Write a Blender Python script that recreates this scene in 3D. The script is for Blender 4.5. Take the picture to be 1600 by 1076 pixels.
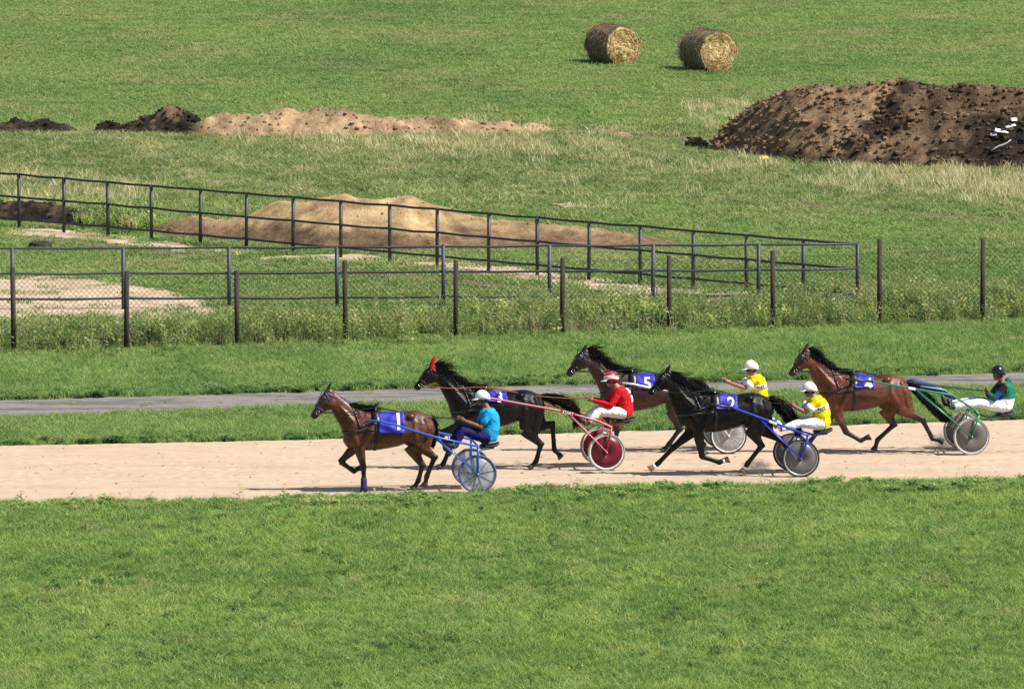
import bpy, bmesh, math, random
import numpy as np
from mathutils import Vector, Matrix, noise
from mathutils.bvhtree import BVHTree

for o in list(bpy.data.objects):
    bpy.data.objects.remove(o)
random.seed(7)
rng = np.random.default_rng(11)
SC = bpy.context.scene
COL = SC.collection

# ------------------------------------------------------------------ camera
FPX, HCAM, YH = 11900.0, 17.8, -700.0          # focal length in photo pixels, eye height, horizon row
PITCH = math.atan((538 - YH) / FPX)
cam_d = bpy.data.cameras.new('camera')
cam = bpy.data.objects.new('camera', cam_d)
COL.objects.link(cam)
cam.location = (0, 0, HCAM)
cam.rotation_euler = (math.pi / 2 - PITCH, 0, 0)
cam_d.sensor_width = 36.0
cam_d.lens = 36.0 * FPX / 1600.0
cam_d.clip_start = 1.0
cam_d.clip_end = 6000.0
SC.camera = cam

# ------------------------------------------------------------------ sky, sun, exposure
SUN_EL, SUN_AZ = math.radians(50), math.radians(19)   # sun to the right, a little on the camera's side
sun_dir = Vector((math.cos(SUN_AZ) * math.cos(SUN_EL), -math.sin(SUN_AZ) * math.cos(SUN_EL), math.sin(SUN_EL)))
world = bpy.data.worlds.new('World')
SC.world = world
world.use_nodes = True
wn = world.node_tree
bg = wn.nodes['Background']
sky = wn.nodes.new('ShaderNodeTexSky')
sky.sky_type = 'NISHITA'
sky.sun_disc = False
sky.sun_elevation = SUN_EL
sky.sun_rotation = math.atan2(sun_dir.x, sun_dir.y)
wn.links.new(sky.outputs[0], bg.inputs[0])
bg.inputs[1].default_value = 0.085
sun_l = bpy.data.lights.new('sun', 'SUN')
sun_l.energy = 4.6
sun_l.angle = math.radians(0.5)
sun_l.color = (1.0, 0.955, 0.88)
sun = bpy.data.objects.new('sun', sun_l)
COL.objects.link(sun)
sun.rotation_euler = sun_dir.to_track_quat('Z', 'Y').to_euler()
SC.view_settings.view_transform = 'Standard'
SC.view_settings.look = 'None'
SC.view_settings.exposure = 0.62
SC.view_settings.gamma = 1.0
SC.cycles.max_bounces = 6
SC.cycles.diffuse_bounces = 2
SC.cycles.glossy_bounces = 2
SC.cycles.volume_bounces = 3
SC.cycles.transparent_max_bounces = 8
SC.cycles.use_denoising = False

# ------------------------------------------------------------------ photo geometry: where a sight line meets the ground or an upright plane
CP, SP = math.cos(PITCH), math.sin(PITCH)
EYE = Vector((0, 0, HCAM))
def ray(px, py):
    a, b = (px - 800) / FPX, (538 - py) / FPX
    return Vector((a, CP + b * SP, -SP + b * CP))
def G(px, py, z=0.0):
    d = ray(px, py)
    return EYE + d * ((z - HCAM) / d.z)
def project(p):
    x, y, z = p[..., 0], p[..., 1], p[..., 2] - HCAM
    dep = y * CP - z * SP
    return 800 + FPX * x / dep, 538 - FPX * (y * SP + z * CP) / dep
class Frame:
    """Upright frame of one team: local +X is where the horse runs, +Y its left side, origin on the ground."""
    def __init__(self, px, py, deg):
        self.o = G(px, py, 0.028)
        a = math.radians(deg)
        self.rz = math.pi + a
        self.f = Vector((-math.cos(a), -math.sin(a), 0))
        self.n = Vector((math.sin(a), -math.cos(a), 0))
    def L(self, px, py, off=0.0):
        d = ray(px, py)
        q = self.o + self.n * off
        t = (q - EYE).dot(self.n) / d.dot(self.n)
        p = EYE + d * t - self.o
        return Vector((p.dot(self.f), off, p.z))
    def W(self, v):
        return self.o + self.f * v[0] + self.n * v[1] + Vector((0, 0, v[2]))

# ------------------------------------------------------------------ materials
MATS = {}
def srgb(h):
    h = h.lstrip('#')
    c = [int(h[i:i + 2], 16) / 255 for i in (0, 2, 4)]
    return tuple(((x + 0.055) / 1.055) ** 2.4 if x > 0.04045 else x / 12.92 for x in c) + (1.0,)
def lin(c):
    return tuple(c) + (1.0,) if len(c) == 3 else tuple(c)
def mat(name, col, rough=0.6, spec=0.5, metal=0.0, vary=0.0, scale=8.0, bump=0.0, bscale=60.0, col2=None, coat=0.0, alpha=1.0):
    if name in MATS:
        return MATS[name]
    m = bpy.data.materials.new(name)
    m.use_nodes = True
    nt = m.node_tree
    b = nt.nodes['Principled BSDF']
    b.inputs['Roughness'].default_value = rough
    b.inputs['Specular IOR Level'].default_value = spec
    b.inputs['Metallic'].default_value = metal
    b.inputs['Coat Weight'].default_value = coat
    b.inputs['Alpha'].default_value = alpha
    b.inputs['Base Color'].default_value = lin(col)
    tc = nt.nodes.new('ShaderNodeTexCoord')
    if vary > 0 or col2 is not None:
        n = nt.nodes.new('ShaderNodeTexNoise')
        n.inputs['Scale'].default_value = scale
        n.inputs['Detail'].default_value = 6
        nt.links.new(tc.outputs['Object'], n.inputs['Vector'])
        r = nt.nodes.new('ShaderNodeValToRGB')
        r.color_ramp.elements[0].position = 0.32
        r.color_ramp.elements[1].position = 0.68
        c2 = lin(col2) if col2 is not None else tuple(max(0, x * (1 - vary)) for x in col[:3]) + (1,)
        r.color_ramp.elements[0].color = c2
        r.color_ramp.elements[1].color = lin(col)
        nt.links.new(n.outputs['Fac'], r.inputs['Fac'])
        nt.links.new(r.outputs['Color'], b.inputs['Base Color'])
    if bump > 0:
        n2 = nt.nodes.new('ShaderNodeTexNoise')
        n2.inputs['Scale'].default_value = bscale
        n2.inputs['Detail'].default_value = 5
        nt.links.new(tc.outputs['Object'], n2.inputs['Vector'])
        bp = nt.nodes.new('ShaderNodeBump')
        bp.inputs['Strength'].default_value = bump
        bp.inputs['Distance'].default_value = 0.03
        nt.links.new(n2.outputs['Fac'], bp.inputs['Height'])
        nt.links.new(bp.outputs['Normal'], b.inputs['Normal'])
    MATS[name] = m
    return m

def ramp_nodes(nt, fac, stops):
    r = nt.nodes.new('ShaderNodeValToRGB')
    els = r.color_ramp.elements
    while len(els) < len(stops):
        els.new(0.5)
    for e, (p, c) in zip(els, stops):
        e.position = p
        e.color = lin(c)
    nt.links.new(fac, r.inputs['Fac'])
    return r.outputs['Color']
def noise_node(nt, vec, scale, detail=5, rough=0.55):
    n = nt.nodes.new('ShaderNodeTexNoise')
    n.inputs['Scale'].default_value = scale
    n.inputs['Detail'].default_value = detail
    n.inputs['Roughness'].default_value = rough
    nt.links.new(vec, n.inputs['Vector'])
    return n.outputs['Fac']
def mixc(nt, fac, a, b, mode='MIX'):
    m = nt.nodes.new('ShaderNodeMix')
    m.data_type = 'RGBA'
    m.blend_type = mode
    for sock, v in ((m.inputs['Factor'], fac), (m.inputs['A'], a), (m.inputs['B'], b)):
        if hasattr(v, 'links'):
            nt.links.new(v, sock)
        elif isinstance(v, (int, float)):
            sock.default_value = v
        else:
            sock.default_value = lin(v)
    return m.outputs['Result']
def stretch(nt, vec, sc):
    m = nt.nodes.new('ShaderNodeMapping')
    m.inputs['Scale'].default_value = sc
    nt.links.new(vec, m.inputs['Vector'])
    return m.outputs['Vector']
def math_node(nt, op, a, b=None):
    m = nt.nodes.new('ShaderNodeMath')
    m.operation = op
    for k, v in enumerate((a, b)):
        if v is None:
            continue
        if hasattr(v, 'links'):
            nt.links.new(v, m.inputs[k])
        else:
            m.inputs[k].default_value = v
    return m.outputs[0]

def ground_mat(name, stops_fine, stops_big=None, fine=3.0, big=0.12, bump=0.5, stretchy=1.0, rough=0.95, speck=None):
    """Earth, sand or turf: two scales of noise mixed, with relief."""
    m = bpy.data.materials.new(name)
    m.use_nodes = True
    nt = m.node_tree
    b = nt.nodes['Principled BSDF']
    b.inputs['Roughness'].default_value = rough
    b.inputs['Specular IOR Level'].default_value = 0.15
    geo = nt.nodes.new('ShaderNodeNewGeometry')
    v = stretch(nt, geo.outputs['Position'], (1.0, stretchy, 1.0))
    f = noise_node(nt, v, fine, 8, 0.65)
    c = ramp_nodes(nt, f, stops_fine)
    if stops_big:
        g = noise_node(nt, v, big, 4)
        c2 = ramp_nodes(nt, g, stops_big)
        c = mixc(nt, 1.0, c, c2, 'MULTIPLY')
    if speck:
        s = noise_node(nt, v, speck[0], 3, 0.7)
        k = nt.nodes.new('ShaderNodeMapRange')
        k.inputs['From Min'].default_value = speck[1]
        k.inputs['From Max'].default_value = speck[1] + 0.06
        nt.links.new(s, k.inputs['Value'])
        c = mixc(nt, k.outputs[0], c, speck[2])
    nt.links.new(c, b.inputs['Base Color'])
    bp = nt.nodes.new('ShaderNodeBump')
    bp.inputs['Strength'].default_value = bump
    bp.inputs['Distance'].default_value = 0.05
    nt.links.new(noise_node(nt, v, fine * 4, 6, 0.7), bp.inputs['Height'])
    nt.links.new(bp.outputs['Normal'], b.inputs['Normal'])
    MATS[name] = m
    return m

def grass_mat(name, dark, mid, light, patch=0.25, dry=None, dry_amt=0.0, trans=0.35):
    """Blades: patches by place, tone by tuft."""
    m = bpy.data.materials.new(name)
    m.use_nodes = True
    nt = m.node_tree
    b = nt.nodes['Principled BSDF']
    out = nt.nodes['Material Output']
    geo = nt.nodes.new('ShaderNodeNewGeometry')
    oi = nt.nodes.new('ShaderNodeObjectInfo')
    v = stretch(nt, geo.outputs['Position'], (1.0, 0.55, 1.0))
    n1 = noise_node(nt, v, patch, 5, 0.6)
    n2 = noise_node(nt, v, patch * 7, 3, 0.6)
    s = math_node(nt, 'ADD', math_node(nt, 'MULTIPLY', n1, 0.95), math_node(nt, 'MULTIPLY', n2, 0.35))
    s = math_node(nt, 'ADD', s, math_node(nt, 'MULTIPLY', oi.outputs['Random'], 0.45))
    c = ramp_nodes(nt, math_node(nt, 'MULTIPLY', s, 0.6), [(0.30, dark), (0.5, mid), (0.72, light)])
    if dry is not None:
        n3 = noise_node(nt, v, patch * 1.7, 4, 0.65)
        t = math_node(nt, 'ADD', math_node(nt, 'MULTIPLY', n3, 0.8), math_node(nt, 'MULTIPLY', oi.outputs['Random'], 0.25))
        k = nt.nodes.new('ShaderNodeMapRange')
        k.inputs['From Min'].default_value = 0.72 - dry_amt
        k.inputs['From Max'].default_value = 0.92 - dry_amt
        k.inputs['To Max'].default_value = 0.85
        nt.links.new(t, k.inputs['Value'])
        c = mixc(nt, k.outputs[0], c, dry)
    nt.links.new(c, b.inputs['Base Color'])
    b.inputs['Roughness'].default_value = 0.55
    b.inputs['Specular IOR Level'].default_value = 0.3
    tr = nt.nodes.new('ShaderNodeBsdfTranslucent')
    nt.links.new(c, tr.inputs['Color'])
    mx = nt.nodes.new('ShaderNodeMixShader')
    mx.inputs[0].default_value = trans
    nt.links.new(b.outputs[0], mx.inputs[1])
    nt.links.new(tr.outputs[0], mx.inputs[2])
    nt.links.new(mx.outputs[0], out.inputs['Surface'])
    MATS[name] = m
    return m

# ------------------------------------------------------------------ mesh helpers
def tag(o, label=None, cat=None, group=None, kind=None):
    if label: o['label'] = label
    if cat: o['category'] = cat
    if group: o['group'] = group
    if kind: o['kind'] = kind
    return o
def empty(name, loc, rz=0.0, **kw):
    o = bpy.data.objects.new(name, None)
    o.empty_display_size = 0.2
    o.location = loc
    o.rotation_euler = (0, 0, rz)
    COL.objects.link(o)
    return tag(o, **kw)
def link_mesh(name, me, material=None, parent=None, base=None, smooth=True):
    if base is not None:
        me.transform(Matrix.Translation(-Vector(base)))
    if material is not None:
        me.materials.clear()
        for mm in (material if isinstance(material, (list, tuple)) else [material]):
            me.materials.append(mm)
    if smooth:
        me.polygons.foreach_set('use_smooth', [True] * len(me.polygons))
    o = bpy.data.objects.new(name, me)
    COL.objects.link(o)
    if parent is not None:
        o.parent = parent
    return o
class MB:
    def __init__(self):
        self.v, self.f = [], []
    def add(self, vs, fs):
        k = len(self.v)
        self.v += [tuple(p) for p in vs]
        self.f += [tuple(i + k for i in f) for f in fs]
        return self
    def rings(self, rings, cap=True, closed=False):
        n = len(rings[0])
        fs = []
        m = len(rings)
        for i in range(m if closed else m - 1):
            a, b = i * n, ((i + 1) % m) * n
            for j in range(n):
                j2 = (j + 1) % n
                fs.append((a + j, a + j2, b + j2, b + j))
        if cap and not closed:
            fs.append(tuple(range(n))[::-1])
            fs.append(tuple((m - 1) * n + j for j in range(n)))
        return self.add([p for r in rings for p in r], fs)
    def tube(self, pts, rad, n=8, side=None, cap=True):
        """rad: one radius, or a list of radii, or of (in-plane, across) pairs; side = direction of the second radius."""
        pts = [Vector(p) for p in pts]
        if not isinstance(rad, (list, tuple)):
            rad = [rad] * len(pts)
        rings = []
        prev = None
        for i, p in enumerate(pts):
            t = (pts[min(i + 1, len(pts) - 1)] - pts[max(i - 1, 0)])
            if t.length < 1e-9: t = Vector((0, 0, 1))
            t.normalize()
            if side is not None:
                s = Vector(side) - t * Vector(side).dot(t)
            else:
                s = prev - t * prev.dot(t) if prev is not None else (Vector((0, 0, 1)) if abs(t.z) < 0.9 else Vector((0, 1, 0))).cross(t)
            s.normalize()
            prev = s
            u = s.cross(t)
            ra, rb = rad[i] if isinstance(rad[i], (list, tuple)) else (rad[i], rad[i])
            rings.append([p + u * (ra * math.cos(2 * math.pi * j / n)) + s * (rb * math.sin(2 * math.pi * j / n)) for j in range(n)])
        return self.rings(rings, cap)
    def box(self, c, s, rot=None):
        c = Vector(c)
        vs = [Vector((x * s[0] / 2, y * s[1] / 2, z * s[2] / 2)) for x in (-1, 1) for y in (-1, 1) for z in (-1, 1)]
        if rot is not None:
            vs = [rot @ v for v in vs]
        return self.add([c + v for v in vs], [(0, 1, 3, 2), (4, 6, 7, 5), (0, 4, 5, 1), (2, 3, 7, 6), (0, 2, 6, 4), (1, 5, 7, 3)])
    def lathe(self, prof, axis_y, c, n=40, closed=True):
        """profile of (radius, y) turned round a horizontal Y axis through c."""
        c = Vector(c)
        rings = []
        for r, y in prof:
            rings.append([c + Vector((r * math.cos(2 * math.pi * j / n), y, r * math.sin(2 * math.pi * j / n))) for j in range(n)])
        return self.rings(rings, cap=not closed, closed=closed)
    def sphere(self, c, r, n=10, m=7):
        c = Vector(c)
        r = r if isinstance(r, (tuple, list)) else (r, r, r)
        rings = []
        for i in range(1, m):
            a = math.pi * i / m
            rings.append([c + Vector((r[0] * math.sin(a) * math.cos(2 * math.pi * j / n), r[1] * math.sin(a) * math.sin(2 * math.pi * j / n), -r[2] * math.cos(a))) for j in range(n)])
        return self.rings(rings, True)
    def mesh(self, name):
        me = bpy.data.meshes.new(name)
        me.from_pydata([tuple(v) for v in self.v], [], self.f)
        bm = bmesh.new(); bm.from_mesh(me)
        bmesh.ops.recalc_face_normals(bm, faces=bm.faces)
        bm.to_mesh(me); bm.free()
        me.update()
        return me
    def build(self, name, material, parent=None, base=None, smooth=True):
        return link_mesh(name, self.mesh(name), material, parent, base, smooth)
def smooth_line(pts, k=4):
    """Catmull-Rom through the points."""
    pts = [Vector(p) for p in pts]
    out = []
    for i in range(len(pts) - 1):
        p0, p1, p2, p3 = pts[max(i - 1, 0)], pts[i], pts[i + 1], pts[min(i + 2, len(pts) - 1)]
        for j in range(k):
            t = j / k
            out.append(0.5 * ((2 * p1) + (p2 - p0) * t + (2 * p0 - 5 * p1 + 4 * p2 - p3) * t * t + (3 * p1 - p0 - 3 * p2 + p3) * t ** 3))
    out.append(pts[-1])
    return out
def remesh(mb, voxel, iters=3, name='body'):
    me = mb.mesh(name)
    o = bpy.data.objects.new('tmp', me)
    COL.objects.link(o)
    r = o.modifiers.new('r', 'REMESH'); r.mode = 'VOXEL'; r.voxel_size = voxel
    s = o.modifiers.new('s', 'SMOOTH'); s.factor = 0.5; s.iterations = iters
    dg = bpy.context.evaluated_depsgraph_get()
    out = bpy.data.meshes.new_from_object(o.evaluated_get(dg), depsgraph=dg)
    bpy.data.objects.remove(o)
    bpy.data.meshes.remove(me)
    out.name = name
    return out
def bvh_of(me):
    return BVHTree.FromPolygons([v.co.copy() for v in me.vertices], [tuple(p.vertices) for p in me.polygons])
def ribbon(lines, th=0.004):
    """A strip of cloth or leather from rows of points, given a little thickness outward."""
    mb = MB()
    m = len(lines[0])
    vs = [p for l in lines for p in l]
    fs = []
    for i in range(len(lines) - 1):
        for j in range(m - 1):
            a = i * m + j
            fs.append((a, a + 1, a + m + 1, a + m))
    mb.add(vs, fs)
    return mb
def text_mesh(body, size):
    cu = bpy.data.curves.new('t', 'FONT')
    cu.body = body
    cu.size = size
    cu.align_x = 'CENTER'
    cu.align_y = 'CENTER'
    cu.offset = size * 0.018
    o = bpy.data.objects.new('tmp', cu)
    COL.objects.link(o)
    dg = bpy.context.evaluated_depsgraph_get()
    me = bpy.data.meshes.new_from_object(o.evaluated_get(dg), depsgraph=dg)
    bpy.data.objects.remove(o)
    bm = bmesh.new(); bm.from_mesh(me)
    bmesh.ops.triangulate(bm, faces=bm.faces)
    for _ in range(2):
        es = [e for e in bm.edges if e.calc_length() > size * 0.12]
        if es:
            bmesh.ops.subdivide_edges(bm, edges=es, cuts=1)
            bmesh.ops.triangulate(bm, faces=bm.faces)
    bm.to_mesh(me); bm.free()
    return me

# ================================================================== the setting
def lut(pts):
    xs, ys = zip(*pts)
    return lambda x: np.interp(x, xs, ys)
TRACK_FAR = lut([(-900, 718), (0, 697), (460, 688), (780, 680), (950, 675), (1300, 665), (1600, 656), (2500, 630)])
TRACK_NEAR = lut([(-900, 812), (0, 787), (230, 785), (460, 780), (640, 777), (860, 766), (1100, 763), (1300, 756), (1600, 751), (2500, 730)])
PATH_FAR = lut([(-900, 648), (0, 625), (460, 612), (800, 602), (1210, 594), (1600, 581), (2500, 556)])
PATH_NEAR = lut([(-900, 676), (0, 654), (460, 636), (700, 628), (900, 621), (1210, 612), (1600, 603), (2500, 577)])

ground_mat('turf_soil', [(0.35, (0.065, 0.095, 0.026)), (0.55, (0.095, 0.150, 0.038)), (0.7, (0.14, 0.165, 0.058))],
           [(0.35, (0.8, 0.85, 0.8)), (0.65, (1.0, 1.0, 0.95))], fine=2.5, big=0.15)
ground_mat('track_sand', [(0.25, (0.400, 0.298, 0.205)), (0.5, (0.480, 0.363, 0.256)), (0.75, (0.520, 0.398, 0.285))],
           [(0.3, (0.90, 0.88, 0.85)), (0.55, (1, 1, 1))], fine=1.2, big=0.35, stretchy=2.6, bump=0.25, speck=(1.7, 0.66, (0.30, 0.215, 0.145)))
ground_mat('grey_dirt', [(0.36, (0.14, 0.125, 0.112)), (0.5, (0.235, 0.213, 0.192)), (0.66, (0.32, 0.29, 0.26))],
           [(0.40, (0.62, 0.60, 0.60)), (0.52, (1, 1, 1))], fine=2.4, big=0.30, stretchy=6.0, bump=0.6)
ground_mat('pale_sand', [(0.3, (0.36, 0.27, 0.18)), (0.5, (0.54, 0.42, 0.29)), (0.7, (0.64, 0.51, 0.37))],
           [(0.35, (0.8, 0.78, 0.74)), (0.6, (1, 1, 1))], fine=2.0, big=0.5, bump=0.9)
ground_mat('dark_soil', [(0.3, (0.030, 0.022, 0.016)), (0.55, (0.075, 0.055, 0.038)), (0.75, (0.13, 0.10, 0.065))], fine=3.0, bump=1.0)
ground_mat('brown_soil', [(0.3, (0.10, 0.070, 0.042)), (0.55, (0.20, 0.145, 0.09)), (0.75, (0.30, 0.22, 0.14))], fine=3.0, bump=1.0)

mb = MB()
mb.add([(-1500, -600, 0), (1500, -600, 0), (1500, 3500, 0), (-1500, 3500, 0)], [(0, 1, 2, 3)])
tag(mb.build('ground', MATS['turf_soil'], smooth=False), 'green grass ground reaching to the horizon', kind='structure')

def strip(name, far, near, z, material, label, wob, seed):
    mb = MB()
    xs = np.arange(-700, 2301, 5)
    K = 5
    vs, fs = [], []
    for i, x in enumerate(xs):
        a = near(x) + wob * (noise.noise((x * 0.02, seed, 0)) + 0.7 * noise.noise((x * 0.09, seed, 3)))
        b = far(x) + wob * 0.8 * (noise.noise((x * 0.02, seed + 9, 0)) + 0.7 * noise.noise((x * 0.09, seed, 7)))
        for k in range(K):
            p = G(x, a + (b - a) * k / (K - 1))
            vs.append((p.x, p.y, z))
    for i in range(len(xs) - 1):
        for k in range(K - 1):
            a = i * K + k
            fs.append((a, a + K, a + K + 1, a + 1))
    mb.add(vs, fs)
    return tag(mb.build(name, MATS[material], smooth=False), label, kind='structure')
def race_track():
    """Sand sheet with wheel ruts, harrow lines and hoof prints pressed into it."""
    r = random.Random(4)
    xs = np.arange(-420, 2021, 5.5)
    K = 150
    rows = []
    for x in xs:
        a = TRACK_NEAR(x) + 1.3 * (noise.noise((x * 0.02, 1, 0)) + 0.7 * noise.noise((x * 0.09, 1, 3)))
        b = TRACK_FAR(x) + 1.1 * (noise.noise((x * 0.02, 10, 0)) + 0.7 * noise.noise((x * 0.09, 1, 7)))
        A, B = G(x, a), G(x, b)
        t = np.linspace(0, 1, K)[:, None]
        rows.append(np.array(A)[None] * (1 - t) + np.array(B)[None] * t)
    V = np.array(rows)
    v = np.linspace(0, 1, K)[None, :] + 0 * V[..., 0]
    s = V[..., 0]
    z = np.zeros_like(v)
    for _ in range(26):                                    # wheel ruts and harrow lines
        c, w, d = r.uniform(.05, .95), r.uniform(.004, .010), r.uniform(.006, .018)
        ph, am = r.uniform(0, 6), r.uniform(.004, .02)
        line = c + am * np.sin(s * r.uniform(.1, .3) + ph)
        z += -d * np.exp(-((v - line) / w) ** 2) + .6 * d * np.exp(-((v - line - 1.7 * w) / w) ** 2)
    z += .006 * np.sin(v * 260 + 2 * np.sin(s * .5))
    y = V[..., 1]
    for _ in range(700):                                  # hoof prints
        i = r.randrange(len(xs)); k = int(min(K - 1, max(0, r.gauss(.5, .22) * K)))
        px, py = V[i, k, 0], V[i, k, 1]
        i0, i1, k0, k1 = max(0, i - 5), i + 6, max(0, k - 5), k + 6
        d2 = ((s[i0:i1, k0:k1] - px) / .085) ** 2 + ((y[i0:i1, k0:k1] - py) / .085) ** 2
        z[i0:i1, k0:k1] += -.028 * np.exp(-d2) + .014 * np.exp(-((np.sqrt(d2) - 1.6) / .5) ** 2)
    n = np.array([noise.fractal(Vector((a * 2.2, b * 2.2, 0)), 1.0, 2.0, 3) for a, b in zip(s.ravel(), y.ravel())]).reshape(s.shape)
    z = np.clip(.75 * z + .005 * n, -.024, .022) * np.clip(np.minimum(v, 1 - v) / .03, 0, 1)
    V[..., 2] = .030 + z
    edge = np.clip(np.minimum(v, 1 - v) / .02, 0, 1)
    V[..., 2] = V[..., 2] * edge + .004 * (1 - edge)
    V[..., 2] -= .0
    me = bpy.data.meshes.new('race_track')
    m = len(xs)
    idx = np.arange(m * K).reshape(m, K)
    f = np.stack([idx[:-1, :-1], idx[1:, :-1], idx[1:, 1:], idx[:-1, 1:]], -1).reshape(-1, 4)
    me.from_pydata(V.reshape(-1, 3).tolist(), [], f.tolist())
    o = link_mesh('race_track', me, MATS['track_sand'])
    tag(o, 'pale sandy trotting track crossing the whole picture', kind='structure')
    # clods thrown up by the hooves
    mb = MB()
    for _ in range(800):
        i, k = r.randrange(m), r.randrange(4, K - 4)
        c = Vector(V[i, k]); q = .008 + .018 * r.random() ** 3
        mb.sphere(c + Vector((r.uniform(-.05, .05), r.uniform(-.05, .05), q * .3)), (q * r.uniform(.8, 1.8), q, q * .7), 5, 3)
    tag(mb.build('sand_clods', MATS['clod_sand'], smooth=False), 'loose sand clods strewn over the trotting track', kind='stuff')
ground_mat('clod_sand', [(0.3, (0.25, 0.185, 0.13)), (0.6, (0.40, 0.30, 0.215))], fine=1.0)
race_track()
strip('dirt_path', PATH_FAR, PATH_NEAR, 0.004, 'grey_dirt', 'narrow grey dirt path behind the racing horses', 1.2, 5)

PATCH_Z = [0.004]
PATCHES = []      # (polygon in photo coordinates, softness) where grass grows thin
def patch(name, poly, material, label, wob=6.0, keep=0.0):
    """A bare patch of earth with a ragged rim."""
    z = PATCH_Z[0]
    PATCH_Z[0] += 0.004
    pts = []
    n = len(poly)
    for i in range(n):
        (x0, y0), (x1, y1) = poly[i], poly[(i + 1) % n]
        m = max(2, int(abs(x1 - x0) / 6 + abs(y1 - y0) / 3))
        for k in range(m):
            t = k / m
            x, y = x0 + (x1 - x0) * t, y0 + (y1 - y0) * t
            x += wob * 2.2 * noise.noise((x * 0.06, y * 0.15, 2)) + wob * noise.noise((x * .2, y * .5, 4))
            y += wob * 0.5 * noise.noise((x * 0.08, y * 0.2, 8))
            p = G(x, y)
            pts.append((p.x, p.y, z))
    me = bpy.data.meshes.new(name)
    bm = bmesh.new()
    f = bm.faces.new([bm.verts.new(p) for p in pts])
    bmesh.ops.triangulate(bm, faces=[f])
    bmesh.ops.recalc_face_normals(bm, faces=bm.faces)
    for f in bm.faces:
        if f.normal.z < 0: f.normal_flip()
    bm.to_mesh(me); bm.free()
    o = link_mesh(name, me, MATS[material], smooth=False)
    PATCHES.append((np.array(poly, float), keep))
    return tag(o, label, kind='structure')
patch('sand_patch', [(-260, 442), (-40, 434), (80, 431), (150, 437), (240, 450), (300, 462), (335, 475), (345, 492), (250, 499), (120, 497), (0, 499), (-260, 505)],
      'pale_sand', 'bare pale sand inside the paddock behind the chain link', keep=0.04)
patch('sand_strip', [(450, 398), (560, 397), (700, 408), (830, 420), (960, 436), (1010, 448), (960, 458), (880, 446), (800, 438), (690, 424), (600, 413), (500, 410), (380, 404)],
      'pale_sand', 'pale sandy strip running under the rear rail fence', keep=0.06)
patch('sand_strip', [(0, 357), (80, 358), (160, 366), (225, 372), (300, 384), (400, 395), (390, 401), (280, 394), (200, 384), (120, 374), (0, 366)],
      'pale_sand', 'thin sandy strip along the rear rail fence by the ditch', keep=0.12)
patch('rubble_ground', [(930, 448), (1010, 446), (1100, 452), (1200, 458), (1330, 462), (1420, 462), (1540, 466), (1540, 476), (1400, 478), (1250, 474), (1120, 474), (1000, 470)],
      'pale_sand', 'pale stony ground by the corner of the paddock', keep=0.12)
patch('soil_track', [(0, 368), (120, 376), (300, 398), (460, 412), (700, 436), (900, 456), (960, 466), (940, 472), (860, 460), (690, 443), (450, 418), (290, 404), (110, 382), (0, 374)],
      'brown_soil', 'dark soil line inside the paddock along the rear fence', keep=0.15)
patch('soil_patch', [(720, 474), (800, 469), (900, 466), (1000, 470), (960, 480), (860, 484), (760, 484)], 'brown_soil', 'bare brown soil beside the front rail fence', keep=0.15)
patch('soil_track', [(1190, 306), (1260, 315), (1340, 325), (1450, 334), (1620, 346), (1760, 356), (1760, 362), (1600, 352), (1440, 340), (1320, 331), (1240, 322)], 'brown_soil', 'dark worn track through the field beyond the paddock corner', keep=0.30)
patch('soil_patch', [(860, 200), (920, 206), (990, 209), (1080, 212), (1075, 220), (1000, 218), (930, 214), (880, 210)], 'brown_soil', 'bare soil between the long bank and the large heap', keep=0.35)
patch('soil_patch', [(855, 320), (900, 318), (960, 322), (950, 327), (880, 326)], 'pale_sand', 'small pale bare spot in the field behind the sand pile', keep=0.3)

# ------------------------------------------------------------------ heaps of earth
def soil_mat(name, lo, mid, hi, dark_lo=None, mask=None, fine=2.2):
    m = bpy.data.materials.new(name)
    m.use_nodes = True
    nt = m.node_tree
    b = nt.nodes['Principled BSDF']
    b.inputs['Roughness'].default_value = 0.95
    b.inputs['Specular IOR Level'].default_value = 0.1
    geo = nt.nodes.new('ShaderNodeNewGeometry')
    P = geo.outputs['Position']
    c = ramp_nodes(nt, noise_node(nt, P, fine, 9, 0.7), [(0.32, lo), (0.5, mid), (0.68, hi)])
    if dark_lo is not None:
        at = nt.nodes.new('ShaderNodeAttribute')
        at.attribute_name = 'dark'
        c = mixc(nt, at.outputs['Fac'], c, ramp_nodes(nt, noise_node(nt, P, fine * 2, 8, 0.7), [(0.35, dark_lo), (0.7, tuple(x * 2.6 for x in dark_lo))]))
    big = ramp_nodes(nt, noise_node(nt, P, fine * .35, 5, .65), [(.34, (.52, .50, .48)), (.5, (.95, .95, .95)), (.66, (1.25, 1.22, 1.15))])
    c = mixc(nt, 1.0, c, big, 'MULTIPLY')
    nt.links.new(c, b.inputs['Base Color'])
    bp = nt.nodes.new('ShaderNodeBump')
    bp.inputs['Strength'].default_value = 0.9
    bp.inputs['Distance'].default_value = 0.08
    nt.links.new(noise_node(nt, P, fine * 5, 8, 0.75), bp.inputs['Height'])
    nt.links.new(bp.outputs['Normal'], b.inputs['Normal'])
    MATS[name] = m
    return m
BLACK = (0.016, 0.012, 0.010)
soil_mat('bank_soil', (0.22, 0.140, 0.075), (0.39, 0.265, 0.155), (0.50, 0.36, 0.22), BLACK)
soil_mat('black_soil', (0.014, 0.010, 0.008), (0.032, 0.024, 0.019), (0.07, 0.055, 0.040), (0.20, 0.13, 0.07))
soil_mat('heap_soil', (0.12, 0.074, 0.040), (0.28, 0.180, 0.102), (0.42, 0.29, 0.17), BLACK, fine=3.2)
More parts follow.
